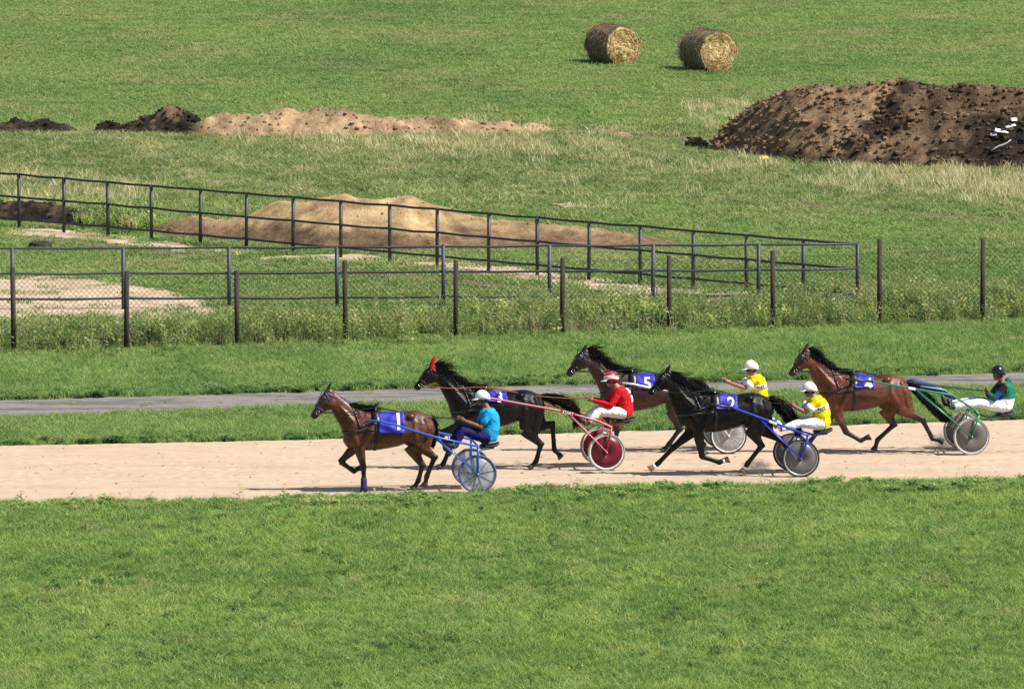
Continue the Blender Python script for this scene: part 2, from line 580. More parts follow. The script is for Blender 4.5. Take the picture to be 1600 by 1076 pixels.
soil_mat('sand_soil', (0.33, 0.21, 0.095), (0.50, 0.345, 0.175), (0.60, 0.44, 0.25), (0.10, 0.066, 0.038))

def mound(name, secs, material, label, cat, dark=None, rough=0.1, nclod=200, clod=(0.03, 0.12), seed=0, step=0.09, wave=0.22, flat=0.42):
    """A heap: sections of (px, py of the front foot, height m, depth m), uneven, with loose clods lying on it."""
    xs = [s[0] for s in secs]
    f_y = lut([(s[0], s[1]) for s in secs]); f_h = lut([(s[0], s[2]) for s in secs]); f_d = lut([(s[0], s[3]) for s in secs])
    A, B = G(xs[0], secs[0][1]), G(xs[-1], secs[-1][1])
    nu = max(12, int(abs(B.x - A.x) / step))
    nv = max(14, int(max(s[3] for s in secs) / step))
    base = G((xs[0] + xs[-1]) / 2, f_y((xs[0] + xs[-1]) / 2))
    vs, fs, dk = [], [], []
    H = {}
    for i in range(nu + 1):
        px = xs[0] + (xs[-1] - xs[0]) * i / nu
        F = G(px, float(f_y(px)))
        h0, d0 = float(f_h(px)), float(f_d(px))
        for k in range(nv + 1):
            v = k / nv
            q = Vector((F.x * 0.5 + seed * 7, (F.y + v * d0) * 0.5, 0))
            w_ = min(v / flat, (1 - v) / (0.9 - flat), 1.0)
            sh = (w_ * (1.25 - .25 * w_)) if w_ < 1 else 1.0
            sh = sh * .85 + .15 * math.sin(math.pi * v) if 0 < v < 1 else 0.0
            n1 = noise.noise(q * 1.3)
            n2 = noise.fractal(q * 4.5, 0.9, 2.1, 4)
            edge = min(1.0, h0 / 0.3) * min(1, sh * 2.2)
            z = h0 * sh * (1 + wave * n1) + rough * n2 * edge + rough * 0.45 * edge * noise.fractal(q * 15, 1.0, 2.0, 3)
            if v in (0.0, 1.0) or i in (0, nu): z = -0.06
            jit = 0.15 * noise.noise((F.x * 1.7, v * 3, seed)) * (1 if 0 < k < nv else 1)
            p = Vector((F.x, F.y + v * d0 + jit, z)) - Vector((base.x, base.y, 0))
            vs.append(p)
            dk.append(0.0 if dark is None else float(np.clip(dark(px, v, z, n1, n2), 0, 1)))
    for i in range(nu):
        for k in range(nv):
            a = i * (nv + 1) + k
            fs.append((a, a + nv + 1, a + nv + 2, a + 1))
    me = bpy.data.meshes.new(name)
    me.from_pydata([tuple(p) for p in vs], [], fs)
    at = me.attributes.new('dark', 'FLOAT', 'POINT')
    at.data.foreach_set('value', dk)
    root = empty(name, (base.x, base.y, 0), label=label, cat=cat)
    link_mesh('soil_body', me, MATS[material], root)
    if nclod:
        mb = MB(); dd = []
        r = random.Random(seed + 3)
        for _ in range(nclod):
            j = r.randrange(len(vs))
            p = vs[j]
            if p.z < 0.02 and r.random() < 0.6: continue
            s = clod[0] + (clod[1] - clod[0]) * r.random() ** 4
            q = p + Vector((r.uniform(-.06, .06), r.uniform(-.06, .06), s * 0.08))
            k = len(mb.v)
            mb.sphere(q, (s * r.uniform(.7, 1.3), s * r.uniform(.7, 1.3), s * r.uniform(.5, .9)), 6, 4)
            for t in range(k, len(mb.v)):
                w = Vector(mb.v[t])
                mb.v[t] = tuple(q + (w - q) * r.uniform(0.75, 1.2))
            dd += [min(1, max(0, dk[j] + r.uniform(-.5, .03)))] * (len(mb.v) - k)
        cm = mb.mesh('clods')
        at = cm.attributes.new('dark', 'FLOAT', 'POINT')
        at.data.foreach_set('value', dd)
        tag(link_mesh('clods', cm, MATS[material], root, smooth=False), kind='stuff')
    return root

def sm(a, b, x):
    t = min(1, max(0, (x - a) / (b - a)))
    return t * t * (3 - 2 * t)
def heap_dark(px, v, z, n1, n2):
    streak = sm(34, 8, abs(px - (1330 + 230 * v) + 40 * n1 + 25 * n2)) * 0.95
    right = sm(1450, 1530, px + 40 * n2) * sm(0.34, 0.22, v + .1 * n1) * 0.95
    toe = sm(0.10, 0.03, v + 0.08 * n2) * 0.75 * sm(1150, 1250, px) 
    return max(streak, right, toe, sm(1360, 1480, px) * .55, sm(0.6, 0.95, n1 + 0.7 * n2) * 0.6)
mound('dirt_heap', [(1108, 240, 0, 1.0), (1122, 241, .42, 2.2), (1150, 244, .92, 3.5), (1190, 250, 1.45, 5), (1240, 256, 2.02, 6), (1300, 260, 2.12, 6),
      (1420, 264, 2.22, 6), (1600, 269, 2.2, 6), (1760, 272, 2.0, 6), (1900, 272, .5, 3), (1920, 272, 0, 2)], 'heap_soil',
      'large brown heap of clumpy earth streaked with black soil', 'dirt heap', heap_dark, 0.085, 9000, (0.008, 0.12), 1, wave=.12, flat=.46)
mound('soil_heap', [(1066, 234, 0, .4), (1076, 235, .30, 1.0), (1090, 236, .36, 1.2), (1104, 238, .24, 1.0), (1118, 240, 0, .5)], 'black_soil', 'small black soil heap at the toe of the large brown heap', 'dirt heap', None, 0.09, 120, (.02, .08), 8)
mound('dirt_bank', [(262, 212, 0, .6), (300, 214, .35, 1.4), (345, 215, .68, 2.2), (400, 216, .62, 2.3), (440, 216, .78, 2.4), (480, 216, .66, 2.4), (520, 216, .70, 2.2), (600, 216, .56, 2), (700, 214, .46, 1.8),
      (800, 211, .3, 1.5), (850, 208, .2, 1.2), (872, 206, 0, .6)], 'bank_soil', 'long low bank of tan earth across the green field', 'dirt heap',
      lambda px, v, z, n1, n2: max(sm(340, 285, px), sm(.15, .45, n1) * .4 * sm(0.2, 0.5, v), sm(.4, .6, n2) * .2), 0.12, 1300, (0.010, 0.075), 2)
mound('soil_heap', [(140, 209, 0, .5), (160, 210, .32, 1.4), (190, 211, .36, 1.6), (215, 211, .42, 1.8), (250, 212, .66, 2.2), (275, 212, .70, 2.2), (300, 213, .6, 2), (330, 213, .22, 1.2), (345, 213, 0, .5)],
      'black_soil', 'peaked heap of black soil at the end of the tan bank', 'dirt heap', lambda px, v, z, n1, n2: sm(.2, .6, n1 + n2) * .5, 0.11, 500, (0.02, 0.10), 3)
mound('soil_heap', [(-160, 210, 0, .5), (-120, 210, .4, 1.5), (0, 209, .28, 1.3), (20, 209, .46, 1.5), (45, 209, .30, 1.3), (75, 209, .40, 1.4), (105, 209, .22, 1.1), (125, 208, 0, .5)],
      'black_soil', 'low black soil heap in the field, farthest from the large brown heap', 'dirt heap', lambda px, v, z, n1, n2: sm(.3, .7, n1 + n2) * .4, 0.09, 400, (0.02, 0.09), 4)
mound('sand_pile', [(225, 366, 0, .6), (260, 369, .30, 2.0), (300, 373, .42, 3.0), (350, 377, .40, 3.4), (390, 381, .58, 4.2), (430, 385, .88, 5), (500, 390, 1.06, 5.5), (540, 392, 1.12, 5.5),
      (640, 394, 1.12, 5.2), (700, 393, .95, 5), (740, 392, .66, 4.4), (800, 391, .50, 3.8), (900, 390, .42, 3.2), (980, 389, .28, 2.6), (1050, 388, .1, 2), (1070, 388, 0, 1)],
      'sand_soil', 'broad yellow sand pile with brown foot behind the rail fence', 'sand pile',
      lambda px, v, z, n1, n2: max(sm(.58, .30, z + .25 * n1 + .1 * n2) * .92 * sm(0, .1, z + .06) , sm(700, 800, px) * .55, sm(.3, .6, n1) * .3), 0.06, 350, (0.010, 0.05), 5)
mound('soil_bank', [(-200, 346, .0, 1), (-160, 347, .5, 2.4), (0, 348, .5, 2.4), (60, 351, .48, 2.4), (120, 355, .40, 2.2), (170, 360, .32, 2.0), (205, 364, .22, 1.6), (225, 366, 0, .8)],
      'black_soil', 'dark soil bank behind the rail fence, partly grown over', 'dirt heap', lambda px, v, z, n1, n2: 0.25 * sm(.1, .5, n2), 0.10, 150, (0.03, 0.08), 6)
mound('soil_heap', [(940, 213, 0, .4), (950, 214, .13, .8), (975, 215, .16, .9), (995, 216, 0, .4)], 'bank_soil', 'very small tan earth heap between long bank and large heap', 'dirt heap', None, 0.05, 40, (.02, .05), 7)

# ------------------------------------------------------------------ rail fence round the paddock, chain link in front
steel = mat('fence_steel', (0.030, 0.031, 0.040), 0.5, 0.5, 0.0, vary=0.35, scale=5, bump=0.2)
steel2 = mat('fence_steel_blue', (0.048, 0.053, 0.072), 0.5, 0.5, 0.0, vary=0.35, scale=5, bump=0.2)
rust = mat('rusty_pipe', (0.065, 0.042, 0.036), 0.8, 0.3, 0.0, col2=(0.028, 0.024, 0.026), scale=7, bump=0.5)
wire = mat('rusty_wire', (0.075, 0.055, 0.042), 0.7, 0.3, 0.3, vary=0.4, scale=3)
def rail_fence(name, posts, hgt, material, label, rails, pr, rr, shared_end=False):
    P = [G(x, y) for x, y in posts]
    base = P[len(P) // 2].copy()
    root = empty(name, base, label=label, cat='fence', group='rail fence of the paddock')
    r = random.Random(3)
    tops = []
    for p in (P[:-1] if shared_end else P):
        lean = Vector((r.uniform(-.012, .012), r.uniform(-.02, .02), 0))
        mb = MB().tube([p + Vector((0, 0, -.3)), p + Vector((0, 0, hgt)) + lean], pr, 10)
        mb.build('post', material, root, base)
    for z in rails:
        pts = []
        for i, p in enumerate(P):
            pts.append(p + Vector((0, -0.004, z + r.uniform(-.012, .012))))
            if i < len(P) - 1:
                pts.append((p + P[i + 1]) / 2 + Vector((0, -0.004, z - 0.012 + r.uniform(-.008, .004))))
        d0 = (pts[0] - pts[2]).normalized()
        MB().tube([pts[0] + d0 * 12] + pts if posts[0][0] < 60 else pts, rr, 8).build('rail', material, root, base)
    return root
rear_x = [-42, 30, 100, 169, 237, 313, 385, 458, 532.5, 609, 683, 763.5, 839.5, 920, 1000, 1083, 1166, 1255, 1339]
rear = [(x, 357 + (x - 30) * (475 - 357) / 1309.0) for x in rear_x]
rail_fence('rail_fence', rear, 1.45, steel, 'dark three rail pipe fence slanting across behind the sand strip', (1.43, .84, .26), .047, .030)
front_x = [20, 193, 358, 527, 693, 858, 1020, 1185]
front = [(x, 484 - (x - 20) * 7.5 / 1320) for x in front_x] + [(1330, 476.5)]
rail_fence('rail_fence', front[:-1] + [(1338, 475.6)], 1.47, steel2, 'blue grey rail fence running level behind the chain link fence', (1.45, .85, .25), .049, .028, True)

cl_x = [-160, 22, 197, 371, 540, 712, 878, 1046, 1208, 1374, 1535, 1690]
cl_b = [558, 553, 547, 540, 535, 529, 523, 517, 515, 508, 502, 496]
cl_h = [1.9, 1.95, 1.78, 1.70, 1.86, 1.78, 1.76, 1.74, 1.82, 2.0, 1.92, 1.9]
CP_ = [G(x, y) for x, y in zip(cl_x, cl_b)]
root = empty('chain_link_fence', CP_[5], label='rusty chain link fence on round iron posts before the paddock', cat='fence')
for i, p in enumerate(CP_):
    r = random.Random(i)
    MB().tube([p + Vector((0, 0, -.3)), p + Vector((r.uniform(-.03, .03), 0, cl_h[i]))], 0.058, 10).build('post', rust, root, CP_[5])
mb = MB()
for i in range(len(CP_) - 1):
    a, b = CP_[i] + Vector((0, .06, 0)), CP_[i + 1] + Vector((0, .06, 0))
    Lh = (b - a).length
    u = (b - a) / Lh
    Z0, Z1 = 0.05, 1.68
    dz = Z1 - Z0
    s = 0.125
    k = -dz
    while k < Lh:
        for sg in (0, 1):
            t0, t1 = max(0, k), min(Lh, k + dz)
            if t1 - t0 > 0.02:
                z0, z1 = Z0 + (t0 - k), Z0 + (t1 - k)
                if sg: z0, z1 = Z1 - (t0 - k), Z1 - (t1 - k)
                mb.tube([a + u * t0 + Vector((0, 0, z0)), a + u * t1 + Vector((0, 0.006 * sg, z1))], 0.0036, 3, cap=False)
        k += s
    for z in (Z0, Z1):
        mb.tube([a + Vector((0, 0, z)), (a + b) / 2 + Vector((0, 0, z - .02)), b + Vector((0, 0, z))], 0.003, 3)
tag(mb.build('wire_mesh', wire, root, CP_[5], smooth=False), kind='stuff')

# ------------------------------------------------------------------ straw bales, tyre, litter
def bale(px, py, yaw, label, seed, D=1.36, Lb=1.6):
    base = G(px, py)
    root = empty('hay_bale', base, yaw, label=label, cat='hay bale', group='round hay bales in the field')
    r = random.Random(seed)
    side = MB(); N = 72; M = 26
    R = D / 2
    def rad(a, y):
        z = math.sin(a)
        rr = R * (1 + 0.060 * noise.fractal(Vector((math.cos(a) * 2, math.sin(a) * 2, y * 2 + seed)), 0.9, 2, 4))
        return rr
    rings = []
    for k in range(M + 1):
        y = -Lb / 2 + Lb * k / M
        e = 1 - 0.05 * (abs(y) / (Lb / 2)) ** 6
        ring = []
        for j in range(N):
            a = 2 * math.pi * j / N
            rr = rad(a, y) * e
            z = max(0.01, R * 0.97 + rr * math.sin(a)) 
            ring.append(Vector((rr * math.cos(a), y, z)))
        rings.append(ring)
    side.rings(rings, cap=False)
    side.build('straw_roll', MATS['straw_side'], root)
    for sgn in (-1, 1):
        cap = MB()
        rg = []
        for q in range(16, 0, -1):
            t = q / 16
            row = []
            for j in range(N):
                a = 2 * math.pi * j / N
                e = rings[0 if sgn < 0 else M][j]
                c = Vector((0, e.y, R * .97))
                p = c + (e - c) * t
                p.y += sgn * (0.05 * (1 - t ** 4) + 0.03 * noise.fractal(Vector((p.x * 5, p.z * 5, seed + sgn)), 1, 2, 4) + .012 * math.sin(t * 40 + a))
                row.append(p)
            rg.append(row)
        cap.rings(rg, cap=False)
        k0 = len(cap.v)
        cap.f.append(tuple(range(k0 - N, k0)))
        cap.build('straw_end', MATS['straw_end'], root)
    st = MB()
    for _ in range(1500):
        y = r.uniform(-Lb / 2, Lb / 2); a = r.uniform(0, 2 * math.pi)
        rr = rad(a, y)
        p = Vector((rr * math.cos(a), y, R * .97 + rr * math.sin(a)))
        if p.z < 0.02: continue
        tg = Vector((-math.sin(a), r.uniform(-.5, .5), math.cos(a))) * r.choice((-1, 1))
        nn = Vector((math.cos(a), 0, math.sin(a)))
        l = r.uniform(.08, .3)
        if r.random() < .12: nn = nn * 2.6
        st.tube([p, p + tg * l * .5 + nn * .03, p + tg * l + nn * r.uniform(-.02, .06)], [.006, .006, .002], 3, cap=False)
    tag(st.build('loose_straw', MATS['straw_loose'], root, smooth=False), kind='stuff')
    st = MB()
    for _ in range(1300):
        t = math.sqrt(r.random()) * .98; a = r.uniform(0, 2 * math.pi); s = r.choice((-1, -1, 1))
        p = Vector((R * t * math.cos(a), s * (Lb / 2 + .03), R * .97 + R * t * math.sin(a)))
        tg = Vector((-math.sin(a + r.uniform(-.5, .5)), s * r.uniform(-.05, .3), math.cos(a + r.uniform(-.5, .5))))
        l = r.uniform(.06, .22)
        st.tube([p, p + tg * l * .5 + Vector((0, s * .03, 0)), p + tg * l], [.006, .006, .002], 3, cap=False)
    tag(st.build('loose_straw', MATS['straw_end'], root, smooth=False), kind='stuff')
    return root
def straw_mat(name, a, b, c, ring=False):
    m = bpy.data.materials.new(name); m.use_nodes = True
    nt = m.node_tree; bs = nt.nodes['Principled BSDF']
    bs.inputs['Roughness'].default_value = 0.8
    bs.inputs['Specular IOR Level'].default_value = 0.2
    tc = nt.nodes.new('ShaderNodeTexCoord')
    v = stretch(nt, tc.outputs['Object'], (6, 22, 6) if not ring else (7, 7, 7))
    f = noise_node(nt, v, 1.0, 7, 0.7)
    nt.links.new(ramp_nodes(nt, f, [(.34, a), (.5, b), (.66, c)]), bs.inputs['Base Color'])
    bp = nt.nodes.new('ShaderNodeBump'); bp.inputs['Strength'].default_value = 1.0; bp.inputs['Distance'].default_value = .04
    nt.links.new(noise_node(nt, v, 2.2, 6, .7), bp.inputs['Height'])
    nt.links.new(bp.outputs['Normal'], bs.inputs['Normal'])
    MATS[name] = m
straw_mat('straw_side', (.11, .078, .052), (.235, .170, .115), (.36, .28, .19))
straw_mat('straw_end', (.30, .185, .065), (.60, .43, .19), (.76, .60, .33), True)
straw_mat('straw_loose', (.17, .115, .065), (.32, .225, .125), (.50, .37, .21))
bale(957, 100, math.radians(27), 'round hay bale with ragged hollow end, the one farther from the heap', 1)
bale(1105, 111, math.radians(25), 'round hay bale with neat spiral end, nearer to the large heap', 2, 1.42, 1.7)

rubber = mat('old_rubber', (0.030, 0.030, 0.034), 0.75, 0.3, vary=0.3, scale=9, bump=0.3)
p = G(63, 388)
prof = [(.30 - .13 * math.cos(a) * .9 + .0, .09 * math.sin(a)) for a in [2 * math.pi * i / 14 for i in range(14)]]
mb = MB()
mb.rings([[Vector((r * math.cos(2 * math.pi * j / 36), r * math.sin(2 * math.pi * j / 36), .09 + z)) for j in range(36)] for r, z in prof], cap=False, closed=True)
tyre = mb.build('old_tyre', rubber)
tyre.location = p
tyre.scale = (.72, .72, .95)
tag(tyre, 'old black tyre lying flat on the paddock grass', 'tyre')

white = mat('white_plastic', (0.72, 0.72, 0.74), 0.6, vary=0.35, scale=9)
def litter(name, px, py, lift, size, rot, m, label):
    base = G(px, py)
    o = MB()
    o.box((0, 0, 0), size)
    bmv = o.mesh(name)
    bm = bmesh.new(); bm.from_mesh(bmv)
    bmesh.ops.subdivide_edges(bm, edges=bm.edges, cuts=4, use_grid_fill=True)
    for v in bm.verts:
        v.co.z += 0.05 * noise.noise(v.co * 3 + Vector((px, 0, 0))); v.co.x += 0.04 * noise.noise(v.co * 4 + Vector((0, px, 0)))
    bm.to_mesh(bmv); bm.free()
    ob = link_mesh(name, bmv, m)
    ob.location = base + Vector((0, lift[0], lift[1])); ob.rotation_euler = rot
    return tag(ob, label, 'litter', 'white litter on the large heap')
litter('plastic_sheet', 1570, 268, (1.15, 1.08), (.46, .16, .02), (.6, .25, .2), white, 'crumpled white sheet on the dark slope, largest of the litter')
litter('plastic_scrap', 1583, 268, (1.25, 1.22), (.30, .09, .02), (.7, -.2, .4), white, 'white scrap resting just above the largest white sheet')
litter('plastic_scrap', 1556, 268, (1.1, .98), (.18, .10, .02), (.6, .1, -.3), white, 'white scrap just below the largest white sheet')
litter('plastic_sheet', 1590, 268, (1.45, 1.40), (.22, .11, .02), (.7, -.1, .5), white, 'white sheet scrap at the top of the litter')
litter('white_plank', 1566, 268, (.55, .72), (.65, .035, .025), (.2, -.50, .1), white, 'narrow white plank slanting on the foot of the heap')
litter('plastic_scrap', 1497, 268, (0.0, .05), (.34, .2, .03), (.3, .0, .2), white, 'white scrap in the grass at the heap foot')
yel = mat('yellow_plastic', (0.75, 0.62, 0.02), 0.5, vary=0.2)
litter('plastic_bag', 1192, 253, (-.1, .09), (.26, .2, .14), (.2, .1, .4), yel, 'small yellow plastic bag at the foot of the large heap')

# ================================================================== horses
def coat_mat(name, coat, coat2, points, spec=.45):
    m = bpy.data.materials.new(name); m.use_nodes = True
    nt = m.node_tree; b = nt.nodes['Principled BSDF']
    b.inputs['Roughness'].default_value = 0.40
    b.inputs['Specular IOR Level'].default_value = spec
    b.inputs['Sheen Weight'].default_value = 0.0
    tc = nt.nodes.new('ShaderNodeTexCoord')
    at = nt.nodes.new('ShaderNodeAttribute'); at.attribute_name = 'points'
    f = noise_node(nt, stretch(nt, tc.outputs['Object'], (2.2, 2.2, 3.5)), 1.6, 5, .55)
    c = ramp_nodes(nt, f, [(.34, coat2), (.62, coat)])
    nt.links.new(mixc(nt, at.outputs['Fac'], c, points), b.inputs['Base Color'])
    rr = nt.nodes.new('ShaderNodeMapRange')
    rr.inputs['From Min'].default_value = .35; rr.inputs['From Max'].default_value = .65
    rr.inputs['To Min'].default_value = .27; rr.inputs['To Max'].default_value = .58
    nt.links.new(noise_node(nt, tc.outputs['Object'], 5.0, 5, .6), rr.inputs['Value'])
    nt.links.new(rr.outputs[0], b.inputs['Roughness'])
    bp = nt.nodes.new('ShaderNodeBump'); bp.inputs['Strength'].default_value = .35; bp.inputs['Distance'].default_value = .02
    nt.links.new(noise_node(nt, stretch(nt, tc.outputs['Object'], (9, 9, 16)), 1.5, 5, .6), bp.inputs['Height'])
    nt.links.new(bp.outputs['Normal'], b.inputs['Normal'])
    MATS[name] = m
    return m
coat_mat('bay_coat', (.135, .038, .016), (.055, .017, .009), (.006, .005, .005))
coat_mat('bright_bay_coat', (.140, .040, .015), (.072, .020, .009), (.006, .005, .005))
coat_mat('dark_bay_coat', (.055, .019, .011), (.024, .010, .007), (.006, .005, .005))
coat_mat('black_coat', (.0060, .0040, .0034), (.0035, .0028, .0027), (.003, .0028, .0028), .26)
hair = mat('black_hair', (.006, .005, .005), .55, .2, vary=.3, scale=20)
leather = mat('black_leather', (.012, .012, .014), .4, .5, vary=.3, scale=20)
blue_leather = mat('blue_harness', (.055, .065, .14), .45, .5, vary=.3, scale=20)
brown_leather = mat('brown_leather', (.27, .10, .035), .55, .4, vary=.3, scale=10)
steel_bit = mat('bright_steel', (.7, .7, .72), .25, .5, metal=1.0)
cloth_blue = mat('violet_blue_cloth', (.030, .028, .43), .55, .4, vary=.35, scale=9)
cloth_white = mat('white_print', (.80, .80, .82), .6, .3)
cloth_red = mat('red_knit', (.55, .015, .03), .8, .2, vary=.3, scale=30)
navy_boot = mat('navy_boot', (.028, .022, .11), .7, .3, vary=.3, scale=20)
horn_dark = mat('dark_hoof', (.045, .038, .034), .6, .3, vary=.4, scale=20)
horn_tan = mat('tan_hoof', (.23, .115, .065), .6, .3, vary=.4, scale=20)
eye_m = mat('dark_eye', (.008, .006, .005), .1, .6)

def ring_around(bvh, c, up, fwd, a0, a1, width, n=44, out=.007, reach=1.2, rows=3, lim=.62):
    """A strap lying on the body: rays come in from outside toward the axis point c, in the plane spanned by up and its side vector."""
    side = up.cross(fwd).normalized()
    lines = []
    for k in range(n + 1):
        a = a0 + (a1 - a0) * k / n
        d = up * math.cos(a) + side * math.sin(a)
        row = []
        for j in range(rows):
            o = c + fwd * (width * (j / (rows - 1) - .5))
            h = bvh.ray_cast(o + d * reach, -d, reach * 1.5)
            if h[0] is None or (h[0] - o).length > lim:
                row.append(None)
            else:
                row.append(h[0] + d * (out if j not in (0, rows - 1) else out * .75))
        lines.append(row)
    good = [r for r in lines if all(p is not None for p in r)]
    return good
def side_line(bvh, pts, sgn, width, out=.006, n=10):
    """A strap along a path on one side of the head or body, seen from the side."""
    P = smooth_line([(p[0], 0, p[2]) for p in pts], n)
    rows = []
    for i, p in enumerate(P):
        t = P[min(i + 1, len(P) - 1)] - P[max(i - 1, 0)]
        w = Vector((-t.z, 0, t.x)).normalized() * width * .5
        row = []
        for s in (-1, 0, 1):
            q = p + w * s
            h = bvh.ray_cast(Vector((q.x, sgn * 1.2, q.z)), Vector((0, -sgn, 0)), 1.25)
            if h[0] is None: row.append(None)
            else: row.append(h[0] + Vector((0, sgn * out, 0)))
        if all(q is not None for q in row): rows.append(row)
    return rows

TEAMS = []
def make_horse(S):
    F = S['frame']; L = F.L
    W, T = L(*S['withers']), L(*S['tailhead'])
    tv = Vector((-1.16, 0, -.13))
    d = T - W; d.y = 0
    s = d.length / tv.length
    ang = math.atan2(d.z, d.x) - math.atan2(tv.z, tv.x)
    ca, sa = math.cos(ang), math.sin(ang)
    def B(x, z, y=0.0):
        return W + Vector((s * (x * ca - z * sa), s * y, s * (x * sa + z * ca)))
    fx, fz = Vector((ca, 0, sa)), Vector((-sa, 0, ca))
    mb = MB()
    N = 20
    def section(c, up, half, hw, n=N, p=2.0, low=0.0):
        r = []
        for j in range(n):
            a = 2 * math.pi * j / n
            cs, sn = math.cos(a), math.sin(a)
            k = 1 + low * (-sn) * abs(cs)
            r.append(c + up * (half * math.copysign(abs(sn) ** (2 / p), sn)) + Vector((0, 1, 0)) * (hw * k * math.copysign(abs(cs) ** (2 / p), cs)))
        return r
    rows = [(.50, -.45, -.60, .08), (.44, -.32, -.69, .15), (.34, -.15, -.745, .195), (.18, -.03, -.765, .215), (.02, 0, -.765, .225), (-.15, -.02, -.755, .255),
            (-.35, -.04, -.725, .280), (-.55, -.035, -.68, .285), (-.72, -.015, -.62, .265), (-.86, -.005, -.58, .265), (-.98, -.03, -.56, .26), (-1.10, -.085, -.55, .225),
            (-1.19, -.16, -.50, .17), (-1.25, -.27, -.42, .08)]
    mb.rings([section(B(x, (t + b) / 2), fz, s * (t - b) / 2, s * hw, low=.18) for x, t, b, hw in rows])
    # neck from photo outline
    crest = [L(*q) for q in S['crest']]; under = [L(*q) for q in S['under']]
    nw = [.080, .095, .120, .155]
    cr, un = smooth_line(crest, 3), smooth_line(under, 3)
    secs = []
    for i, (c, u) in enumerate(zip(cr, un)):
        t = i / (len(cr) - 1) * 3
        w = np.interp(t, [0, 1, 2, 3], nw)
        secs.append(section((c + u) / 2, (c - u).normalized(), (c - u).length / 2, s * w))
    lastc = (cr[-1] + un[-1]) / 2
    secs.append(section(lastc * .55 + B(-.1, -.35) * .45, (cr[-1] - un[-1]).normalized(), (cr[-1] - un[-1]).length * .40, s * .15))
    mb.rings(secs)
    # head
    P, M = L(*S['poll']), L(*S['muzzle'])
    hd = (M - P); hl = hd.length; hd.normalize()
    hn = Vector((-hd.z, 0, hd.x))
    if hn.z < 0: hn = -hn
    k = hl / .60
    hs = [(-.06, .0, -.10, .055), (0, .035, -.14, .075), (.12, .050, -.225, .096), (.24, .058, -.268, .106), (.36, .056, -.280, .108), (.48, .048, -.245, .088), (.6, .042, -.180, .070),
          (.74, .040, -.130, .060), (.86, .046, -.112, .064), (.95, .044, -.108, .062), (1.0, .026, -.085, .048), (1.03, -.005, -.055, .024)]
    HP = lambda t, f, y=0.0: P + hd * (t * hl) + hn * (f * k) + Vector((0, y * k, 0))
    mb.rings([section(HP(t, (a + b) / 2), hn, k * (a - b) / 2, k * w, 16) for t, a, b, w in hs])
    # throat: joins head and neck
    mb.tube([HP(.10, -.05), HP(.10, -.10) * .4 + (cr[0] + un[0]) * .3, (cr[3] + un[3]) / 2], [(.10 * k, .07), (.12 * k, .072), (.15 * k, .085)], 14, side=(0, 1, 0))
    # brow and nostril bumps
    for sg in (-1, 1):
        mb.sphere(HP(.29, .012, sg * .088), .028 * k, 8, 6)
        mb.sphere(HP(.90, .020, sg * .045), (.02 * k, .014 * k, .02 * k), 8, 6)
        mb.sphere(HP(.30, -.17, sg * .070), (.10 * k, .038, .095 * k), 10, 8)
    # ears
    et = L(*S['ear'])
    for sg in (-1, 1):
        b0 = HP(.03, .02, sg * .045); tip = et + Vector((.01 * sg, sg * .055, .0))
        mb.tube([b0, b0 * .6 + tip * .4, b0 * .25 + tip * .75, tip], [(.028, .026), (.033, .022), (.022, .014), (.005, .005)], 10, side=(0, 1, 0))
    # legs
    paths = []
    hooves = []
    for key, yy, hind in (('LF', .13, 0), ('RF', -.13, 0), ('LH', .14, 1), ('RH', -.14, 1)):
        pts = S[key]
        j = [L(q[0], q[1], yy * (1 if i < 1 else .85)) for i, q in enumerate(pts[:4])]
        toe = pts[4] if len(pts) > 4 and isinstance(pts[4], tuple) else None
        if pts[-1] == 'down':
            dz = j[3].z - .035
            j[3].z -= dz
            j[2].z -= dz * .8
            j[1].z -= dz * .3
        E, K, Ft, Hf = j
        if not hind:
            sh = B(.34, -.42, yy / s * 1.05)
            mb.tube([B(.12, -.12, yy * .85), B(.27, -.33, yy * 1.15), sh], [(.10, .06), (.14, .085), (.11, .075)], 12, side=(0, 1, 0))
            mb.tube([sh, E * .5 + sh * .5 + Vector((-.03, 0, 0)), E], [(.11, .08), (.125, .088), (.098, .070)], 12, side=(0, 1, 0))
            fa = K - E
            mb.tube([E - fa.normalized() * .03, E, E + fa * .3, E + fa * .7, K, K + (Ft - K) * .12],
                    [(.115, .078), (.106, .074), (.092, .066), (.066, .054), (.066, .056), (.054, .048)], 12, side=(0, 1, 0))
        else:
            hip = B(-.96, -.22, yy / s * .95)
            mb.tube([hip, hip * .5 + E * .5, E], [(.20, .09), (.185, .105), (.125, .085)], 14, side=(0, 1, 0))
            but = B(-1.16, -.34, yy / s * .8)
            mb.tube([but, but * .45 + (E * .6 + K * .4) * .55, E * .45 + K * .55], [(.085, .075), (.105, .085), (.072, .052)], 12, side=(0, 1, 0))
            fa = K - E
            mb.tube([E - fa.normalized() * .02, E + fa * .25, E + fa * .6, E + fa * .88, K, K + (Ft - K) * .15],
                    [(.135, .088), (.122, .080), (.090, .062), (.070, .050), (.068, .054), (.058, .046)], 12, side=(0, 1, 0))
            # point of hock
            bk = ((K - E).normalized() - (Ft - K).normalized()).normalized()
            mb.sphere(K + bk * .030, .048, 8, 6)
        sh_ = Ft - K
        mb.tube([K, K + sh_ * .2, K + sh_ * .55, K + sh_ * .88, Ft, Ft + (Hf - Ft) * .3],
                [(.062, .052), (.051, .041), (.046, .036), (.050, .040), (.057, .047), (.050, .042)], 12, side=(0, 1, 0))
        pt = Hf - Ft
        mb.tube([Ft, Ft + pt * .4, Ft + pt * .8], [(.052, .044), (.045, .039), (.049, .045)], 10, side=(0, 1, 0))
        mb.sphere(Ft + (-(pt.normalized()) * .01) + ((K - Ft).normalized().cross(Vector((0, 1, 0)))) * (-.0), .04, 8, 6)
